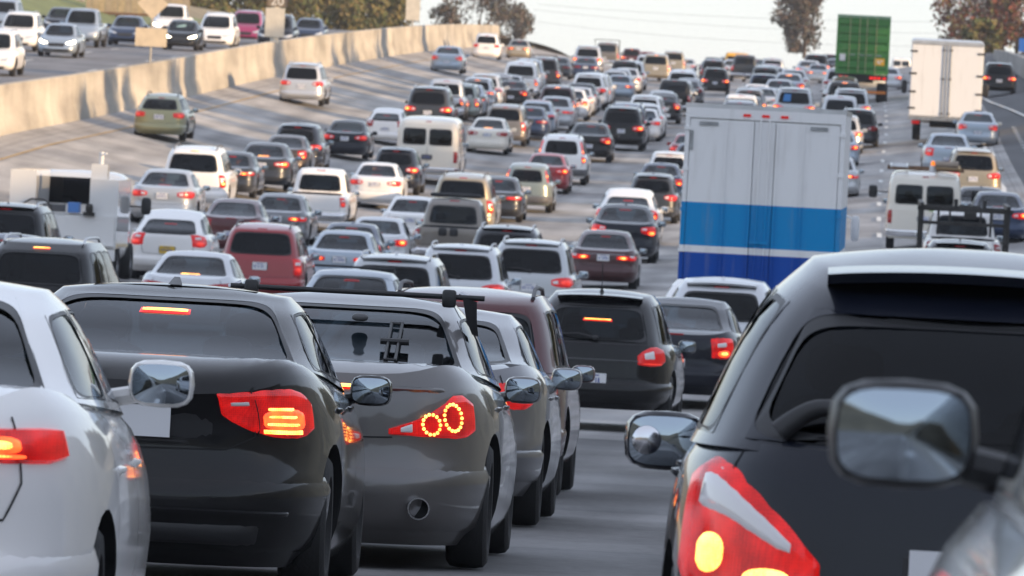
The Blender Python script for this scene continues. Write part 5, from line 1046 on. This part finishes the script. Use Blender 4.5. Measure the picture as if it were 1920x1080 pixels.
# ---------------------------------------------------------------- oncoming cars beyond the barrier
def oncoming(l, r, bot, knd, pnt, heads, label):
    Kd = KINDS[knd]; W = Kd['W']; s0 = (r-l)/W; x, yp = unroll((l+r)/2, bot); best = None; Zw = F/s0
    for i in range(-60, 81):
        Y = Zw*(1+i*.004); X = (x-VPX)*Y/F; yy = VPY-(zopp(Y)-.02-CAMH)*F/Y; c = ((yy-yp)/4)**2+((Y/Zw-1)/.10)**2
        if best is None or c < best[0]: best = (c, Y, X)
    _, Y, X = best; return dict(Y=Y, X=X, k=knd, p=pnt, h=heads, lab=label, L=Kd['L'], W=W)
ON = [oncoming(-6, 55, 97, 'suv_b', 'white', False, 'white crossover facing us left of the pale blue sedan'), oncoming(66, 137, 108, 'sedan_a', 'iceblue', True, 'pale blue sedan coming towards us with bright headlights'), oncoming(110, 176, 88, 'pickup', 'iceblue', False, 'silver blue pickup facing us with an amber lamp lit'), oncoming(80, 130, 76, 'sedan_b', 'blueblack', False, 'dark car facing us hidden behind the silver blue pickup'),
      oncoming(200, 260, 87, 'sedan_c', 'darkblue', False, 'dark blue sedan facing us in front of the grassy bank'), oncoming(286, 342, 72, 'pickup', 'white', True, 'white pickup facing us with headlights lit by the diamond sign'), oncoming(300, 366, 95, 'sedan_c', 'black', True, 'black car facing us with glaring low headlights'), oncoming(362, 436, 90, 'minivan', 'white', False, 'white minivan facing us beside the pink red one'),
      oncoming(430, 482, 88, 'suv_a', 'magenta', False, 'pink red utility vehicle facing us'), oncoming(480, 546, 92, 'suv_b', 'blueblack', False, 'dark utility vehicle facing us behind the white sign panel'), oncoming(545, 602, 86, 'sedan_a', 'darkblue', False, 'dark blue sedan facing us, closest to the barrier curve'), oncoming(-62, 13, 142, 'suv_b', 'white', False, 'white utility vehicle facing us cut off beside barrier'), oncoming(-32, 22, 62, 'suv_b', 'iceblue', False, 'pale blue utility vehicle facing us behind white crossover')]
for it in range(40):
    mv = 0
    for i, a in enumerate(ON):
        for b in ON[i+1:]:
            if abs(a['X']-b['X']) < (a['W']+b['W'])/2+.15:
                lo, hi = (a, b) if a['Y'] < b['Y'] else (b, a); d = lo['Y']+lo['L']+.8-hi['Y']
                if d > 0:
                    for o_, dd in ((lo, -d/2), (hi, d/2)): y0 = o_['Y']; o_['Y'] += dd; o_['X'] *= o_['Y']/y0
                    mv = 1
    if not mv: break
for a in ON:
    X, Y = a['X'], a['Y']; g_ = (zopp(Y+4)-zopp(Y))/4; Yt = Y+a['L']; nm = KNM(a['k'])
    vehicle(a['k'], nm, a['lab'], nm.replace('_', ' '), (X+a['L']*math.tan(head(Y)), Yt, zopp(Yt)-.008), (-math.atan(g_), 0, pi-head(Y)), PNT[a['p']], 0, 'oncoming vehicles beyond the barrier', 1.0, 0, heads=a['h'] or None)

# ---------------------------------------------------------------- trees, signs and what stands behind
def leafmat(name, c):
    m = mat('leaf_'+name, c, .75, 0, .2, var=.55, vscale=.7); N, L = nodes(m); b = N['Principled BSDF']
    b.inputs['Subsurface Weight'].default_value = 0
    return m
def tree(label, base, h, wx, wy, mleaf, n=3500, leaf=.32, clumps=26, gapf=.0, trunk=.22, low=.15, seed=1, name='tree', cat='tree', group='trees along the freeway'):
    rnd = random.Random(seed); T = thing(name, label, cat, base, (0, 0, 0), group); g = MB(); ends = []
    top = Vector((rnd.uniform(-.4, .4), rnd.uniform(-.4, .4), h*.55)); g.tube([(0, 0, -.6), (top.x*.4, top.y*.4, h*.28), tuple(top)], [trunk, trunk*.75, trunk*.4], 9)
    cl = []
    for k in range(clumps):
        a = rnd.uniform(0, 2*pi); rr = rnd.random()**.5; u = rnd.random(); z = h*(low+(1-low)*u); sh = (math.sin(pi*min(1, (.18+.82*u)))**.6 if u < .96 else .25)
        c = Vector((cos(a)*rr*wx*.5*sh*.86, sin(a)*rr*wy*.5*sh*.86, z)); cl.append((c, rnd.uniform(.12, .24)*min(wx, h)))
    for c, r in cl[::2]:
        s = Vector((0, 0, h*rnd.uniform(.2, .45))); mid = (s+c)/2+Vector((0, 0, h*.05)); g.tube([s, mid, c], [trunk*.4, trunk*.22, trunk*.07], 6)
    obj('trunk', g.mesh('trunk', [mat('bark', (.09, .065, .045), .9, bump=.6, bscale=9, var=.4, vscale=4)]), T)
    g = MB()
    for i in range(n):
        c, r = cl[i % len(cl)]; d = Vector((rnd.gauss(0, 1), rnd.gauss(0, 1), rnd.gauss(0, 1))).normalized(); q = c+d*r*(rnd.random()**.45)*rnd.uniform(.8, 1.12); q.z = max(q.z, .1)
        s = leaf*rnd.uniform(.5, 1.2); nrm = (d+Vector((rnd.gauss(0, .6), rnd.gauss(0, .6), rnd.gauss(0, .6)))).normalized(); t = nrm.orthogonal().normalized(); t.rotate(Matrix.Rotation(rnd.uniform(0, 6.28), 3, nrm)); b = nrm.cross(t)
        g.quad(q-t*s, q-b*s*.45, q+t*s, q+b*s*.45, rnd.randint(0, len(mleaf)-1))
    obj('crown', g.mesh('crown', mleaf, False, fix=False), T)
    return T
GRN = [leafmat('olive', (.13, .12, .045)), leafmat('green', (.075, .095, .03)), leafmat('gold', (.18, .14, .055))]
DRK = [leafmat('dark', (.075, .075, .055)), leafmat('bronze', (.12, .085, .065))]
RED = [leafmat('rust', (.20, .065, .04)), leafmat('russet', (.15, .075, .06)), leafmat('olive', (.10, .095, .035))]
def tbase(px, py, Y, off=0):
    p = at(px, py, Y); return (p.x, Y, p.z+off)
for i, (px, Y, w_, h_, lab) in enumerate([(390, 640, 9, 9, 'olive green bush-crowned tree nearest the billboard frame'), (470, 655, 10, 10, 'olive gold tree behind the pink red vehicle'), (560, 670, 10, 10.5, 'tall dense green tree behind the white sign panel'), (640, 680, 9, 10, 'dense olive tree over the bend of the barrier'), (700, 690, 8, 9.5, 'dark olive tree at the end of the dense row')]):
    b = at(px, 92, Y); tree(lab, (b.x, Y, b.z), h_, w_, 8, GRN, 9000, .30, 46, low=.02, seed=i+3)
tree('grey brown leafless-looking tree beside the cream sign panel', tbase(742, 75, 800), 7, 5, 5, DRK, 900, .25, 14, seed=21, low=.2)
for i, (px, w_, h_, ml, lab) in enumerate([(830, 6, 5.5, DRK, 'low dark tree left of the wide bronze tree'), (895, 10, 8, DRK, 'wide bronze green tree behind the white minivan'), (965, 7, 5.5, DRK, 'thin dark tree with open branches right of the bronze tree')]):
    tree(lab, tbase(px, 112, 860+i*14), h_, w_, 7, ml, 2600, .26, 24, seed=40+i, low=.18)
tree('round dark tree on a thin trunk left of the green container', tbase(1508, 100, 900), 8.2, 7.6, 7, DRK, 4600, .32, 30, seed=61, low=.04)
for i, (px, py, Y, w_, h_, ml, lab) in enumerate([(1800, 118, 760, 8, 7, RED, 'rust red autumn tree right of the white box truck'), (1855, 122, 740, 7, 8, RED, 'tall russet autumn tree behind the ramp'), (1905, 128, 720, 7, 9, RED, 'brown red autumn tree beside the blue sign'), (1838, 112, 700, 6, 3.2, GRN, 'low green shrub below the autumn trees')]):
    tree(lab, tbase(px, py, Y), h_, w_, 6, ml, 3200, .27, 24, seed=80+i, low=.12)
# trees on the bank to the right, out of the picture, whose shade dapples the road
ROW = [y-13 for y in [258+8.5*k for k in range(6)]+[328, 337, 346, 355]+[372, 381, 390, 399, 409, 418, 427, 436]+[462, 470, 500, 510, 540]]
for i, y in enumerate(ROW):
    u = 50+4*math.sin(i*2.3); tree('broad dark tree in the row on the bank right of the ramp', (u+XC(y), y, gfun(u, y)), 16+2*math.sin(i*1.7), 12, 11, GRN, 2600, .75, 26, seed=120+i, low=.04, trunk=.3)
# median signs
M_TAN = mat('sign_back', (.66, .54, .38), .6, var=.15); M_CREAM = mat('sign_cream', (.62, .57, .48), .6, var=.12); M_POST = mat('post_steel', (.36, .34, .31), .5, .5)
def wall_top(px):                                  # depth at which the barrier stands at this column of the view
    best = None
    for y in range(150, 620, 2):
        q = proj((WALLU-.28+XC(y), y, zopp(y)+.95)); e = abs(q[0]-px)
        if best is None or e < best[0]: best = (e, y, q)
    return best[1]
def sign_post(label, px, tops, build):
    Y = wall_top(px); base = Vector((WALLU-.28+XC(Y), Y, zopp(Y)+.94)); T = thing('road_sign', label, 'sign', base); s = F/Y; build(T, s, base); return T
def sgn1(T, s, b):
    part(T, 'post', M_POST, lambda g: g.tube([(0, 0, -.1), (0, 0, 3.1)], .045, 8), True)
    part(T, 'diamond_plate', M_TAN, lambda g: (g.box(-.42, .42, -.02, .0, -.42, .42), setattr(g, 'v', [((x-z)*.7071, y-.05, (x+z)*.7071+2.25) for x, y, z in g.v])))
    part(T, 'plate', M_TAN, lambda g: g.box(-.60, .60, -.075, -.055, .62, 1.32))
def sgn2(T, s, b):
    part(T, 'post', M_CREAM, lambda g: g.tube([(0, 0, -.1), (0, 0, 3.2)], .20, 12), True)
    part(T, 'panel', M_CREAM, lambda g: g.box(-.44, .44, -.26, -.22, .20, 1.52))
    part(T, 'frame', mat('frame_brown', (.12, .08, .05), .6), lambda g: (g.box(-.42, -.38, -.25, -.21, 1.6, 2.2), g.box(.52, .56, -.25, -.21, 1.6, 2.2), g.box(-.62, .56, -.25, -.21, 2.2, 2.24)))
    tc = bpy.data.curves.new('number', 'FONT'); tc.body = '20'; tc.size = .62; tc.align_x = 'CENTER'; tc.extrude = .004; to = bpy.data.objects.new('t', tc); col.objects.link(to); tm_ = bpy.data.meshes.new_from_object(to.evaluated_get(bpy.context.evaluated_depsgraph_get())); bpy.data.objects.remove(to); tm_.materials.clear(); tm_.materials.append(mat('ink_white', (.75, .72, .66), .6)); obj('number', tm_, T, (0.06, -.212, 1.66), (pi/2, 0, 0))
    part(T, 'number_plate', mat('plate_brown', (.22, .17, .12), .6), lambda g: g.box(-.37, .51, -.208, -.203, 1.58, 2.18))
def sgn3(T, s, b):
    part(T, 'post', M_POST, lambda g: g.tube([(0, .03, -.1), (0, .03, 2.9)], .06, 8), True)
    part(T, 'panel', M_CREAM, lambda g: g.box(-.42, .42, -.06, -.02, .35, 2.9))
sign_post('tan diamond road sign with square plate, seen from its back, on the barrier', 278, 0, sgn1)
sign_post('thick cream post with a white panel and the number 20 on the barrier', 514, 0, sgn2)
sign_post('tall narrow cream sign panel standing above the barrier near its end', 772, 0, sgn3)
# far left: grassy bank, cream building, billboard frame
b0 = at(140, 92, 470)
g = MB(); rows = []
for k in range(9):
    Y = 440+k*16; r = []
    for j in range(10):
        x = -44-j*2.4+XC(Y); r.append((x, Y, zopp(Y)+.1+ (min(1, j/6)**1.2)*4.4+.25*noise.noise((x*.3, Y*.1, 0))))
    rows.append(r)
g.grid(rows); struct('grass_bank', g.mesh('bank', [mat('grass', (.14, .17, .06), .9, bump=.5, bscale=5, var=.35, vscale=.6)]))
def far(px0, px1, py0, py1, Y): a, b = at(px0, py1, Y), at(px1, py0, Y); return a.x, b.x, a.z, b.z
x0, x1, z0, z1 = far(158, 358, -60, 24, 505)
T = thing('billboard', 'large beige ribbed billboard back on brown posts above the bank', 'billboard', (x0, 505, z0)); wd = x1-x0
n = 16
for k in range(n): part(T, 'board', mat('billboard_tan_%d' % (k % 3), (.36+.03*(k % 3), .29+.02*(k % 3), .20), .7, var=.15), lambda g: g.box(k*wd/n+.01, (k+1)*wd/n-.01, -.06-.02*(k % 2), .02, 0, 3.2))
part(T, 'cross_rail', M_RUST, lambda g: g.box(-.1, wd+.1, -.14, -.085, .0, .16))
for k, x in enumerate((.6, 1.9, 2.6, 4.2, 5.4)): part(T, 'post', M_RUST if k != 2 else mat('post_orange', (.45, .13, .04), .7), lambda g: g.box(x, x+.28, .03, .3, -2.6, 0))
x0, x1, z0, z1 = far(-30, 76, 10, 50, 520)
T = thing('building', 'low cream building with a grey column at the left', 'building', (x0, 520, z0-2)); wd = x1-x0
part(T, 'wall', mat('stucco', (.60, .47, .32), .8, var=.12), lambda g: g.box(0, wd, 0, 6, 0, 3.0)); part(T, 'roof', mat('roof_brown', (.09, .06, .045), .8, var=.3), lambda g: g.box(-.3, wd+.4, -.3, 6.3, 3.0, 4.6)); part(T, 'column', mat('col_grey', (.28, .26, .27), .8), lambda g: g.box(wd-1.0, wd-.3, -.32, .0, 0, 2.99))
x0, x1, z0, z1 = far(118, 152, -30, 30, 515)
T = thing('bridge_column', 'pair of pale grey concrete columns left of the billboard', 'column', (x0, 515, z0)); part(T, 'column', concrete('col_concrete', (.36, .32, .29)), lambda g: g.box(0, .35, 0, .8, -2, 4)); part(T, 'column', concrete('col_concrete', (.36, .32, .29)), lambda g: g.box(.5, 1.2, 0, .8, -2, 4))
x0, x1, z0, z1 = far(150, 205, 30, 42, 500)
T = tag(obj('hedge', None), 'red brown low hedge along the top of the bank', 'hedge'); bpy.data.objects.remove(T)
g = MB(); rnd = random.Random(5)
for i in range(1500):
    u = rnd.random(); q = Vector((x0-3+u*(x1-x0+5), 500+rnd.uniform(-.4, .4), z0-.6+.9*rnd.random()-1.2*u)); s = .16; a = Vector((rnd.gauss(0, 1), rnd.gauss(0, 1), rnd.gauss(0, 1))).normalized(); t = a.orthogonal().normalized(); b = a.cross(t); g.quad(q-t*s, q-b*s, q+t*s, q+b*s)
tag(obj('hedge', g.mesh('hedge', [leafmat('redhedge', (.26, .05, .03))], False, fix=False)), 'red brown low hedge along the top of the bank', 'hedge')
# right: retaining wall by the ramp, blue sign, wires
g = MB(); yy = lerp(400, 560, 12); g.grid([[(at(1907, 160, 455).x+(y-455)*.012, y, gz(12, y)-.3), (at(1907, 160, 455).x+(y-455)*.012, y, gz(12, y)+1.3), (at(1907, 160, 455).x+(y-455)*.012+.35, y, gz(12, y)+1.3), (at(1907, 160, 455).x+.4+(y-455)*.012, y, gz(12, y)-.3)] for y in yy]); nr = 4
g.f.append([0, 1, 2, 3]); g.m.append(0)
tag(obj('retaining_wall', g.mesh('rwall', [concrete('wall_grey', (.34, .33, .32))], True, 30)), 'short grey concrete retaining wall at the right of the ramp', 'wall')
q = at(1912, 85, 600); T = thing('road_sign', 'blue road sign on a post among the autumn trees', 'sign', (q.x, 600, q.z)); part(T, 'plate', mat('sign_blue', (.02, .13, .50), .5), lambda g: g.box(-.1, 1.5, -.03, 0, -.5, .5)); part(T, 'post', M_POST, lambda g: g.tube([(.7, .05, -4), (.7, .05, .5)], .06, 8), True)
for i, (pa, pb, sag) in enumerate([((1000, 18), (1960, 62), 1.0), ((1000, 40), (1960, 85), 1.2), ((1010, 8), (1960, 40), .8)]):
    a, b = at(*pa, 1000), at(*pb, 900); g = MB(); g.tube([a+(b-a)*t+Vector((0, 0, -4*sag*t*(1-t))) for t in lerp(0, 1, 14)], .014, 5); tag(obj('power_line', g.mesh('wire', [M_GREYP])), 'thin overhead power line across the pale sky', 'power line', 'overhead power lines')

# ---------------------------------------------------------------- evening haze: one closed box of thin air round the whole place
hz = MB(); hz.box(-2300, 2300, -120, 4100, -8, 75); hm_ = bpy.data.materials.new('haze'); hm_.use_nodes = True; N, L = nodes(hm_); N.clear()
o_ = N.new('ShaderNodeOutputMaterial'); v_ = N.new('ShaderNodeVolumePrincipled'); v_.inputs['Color'].default_value = (.95, .96, 1, 1); v_.inputs['Density'].default_value = .00012; v_.inputs['Anisotropy'].default_value = .2; L.new(v_.outputs[0], o_.inputs['Volume'])
hb = obj('haze', hz.mesh('haze', [hm_], False)); hb['kind'] = 'stuff'; hb['label'] = 'thin pale evening haze over the freeway'
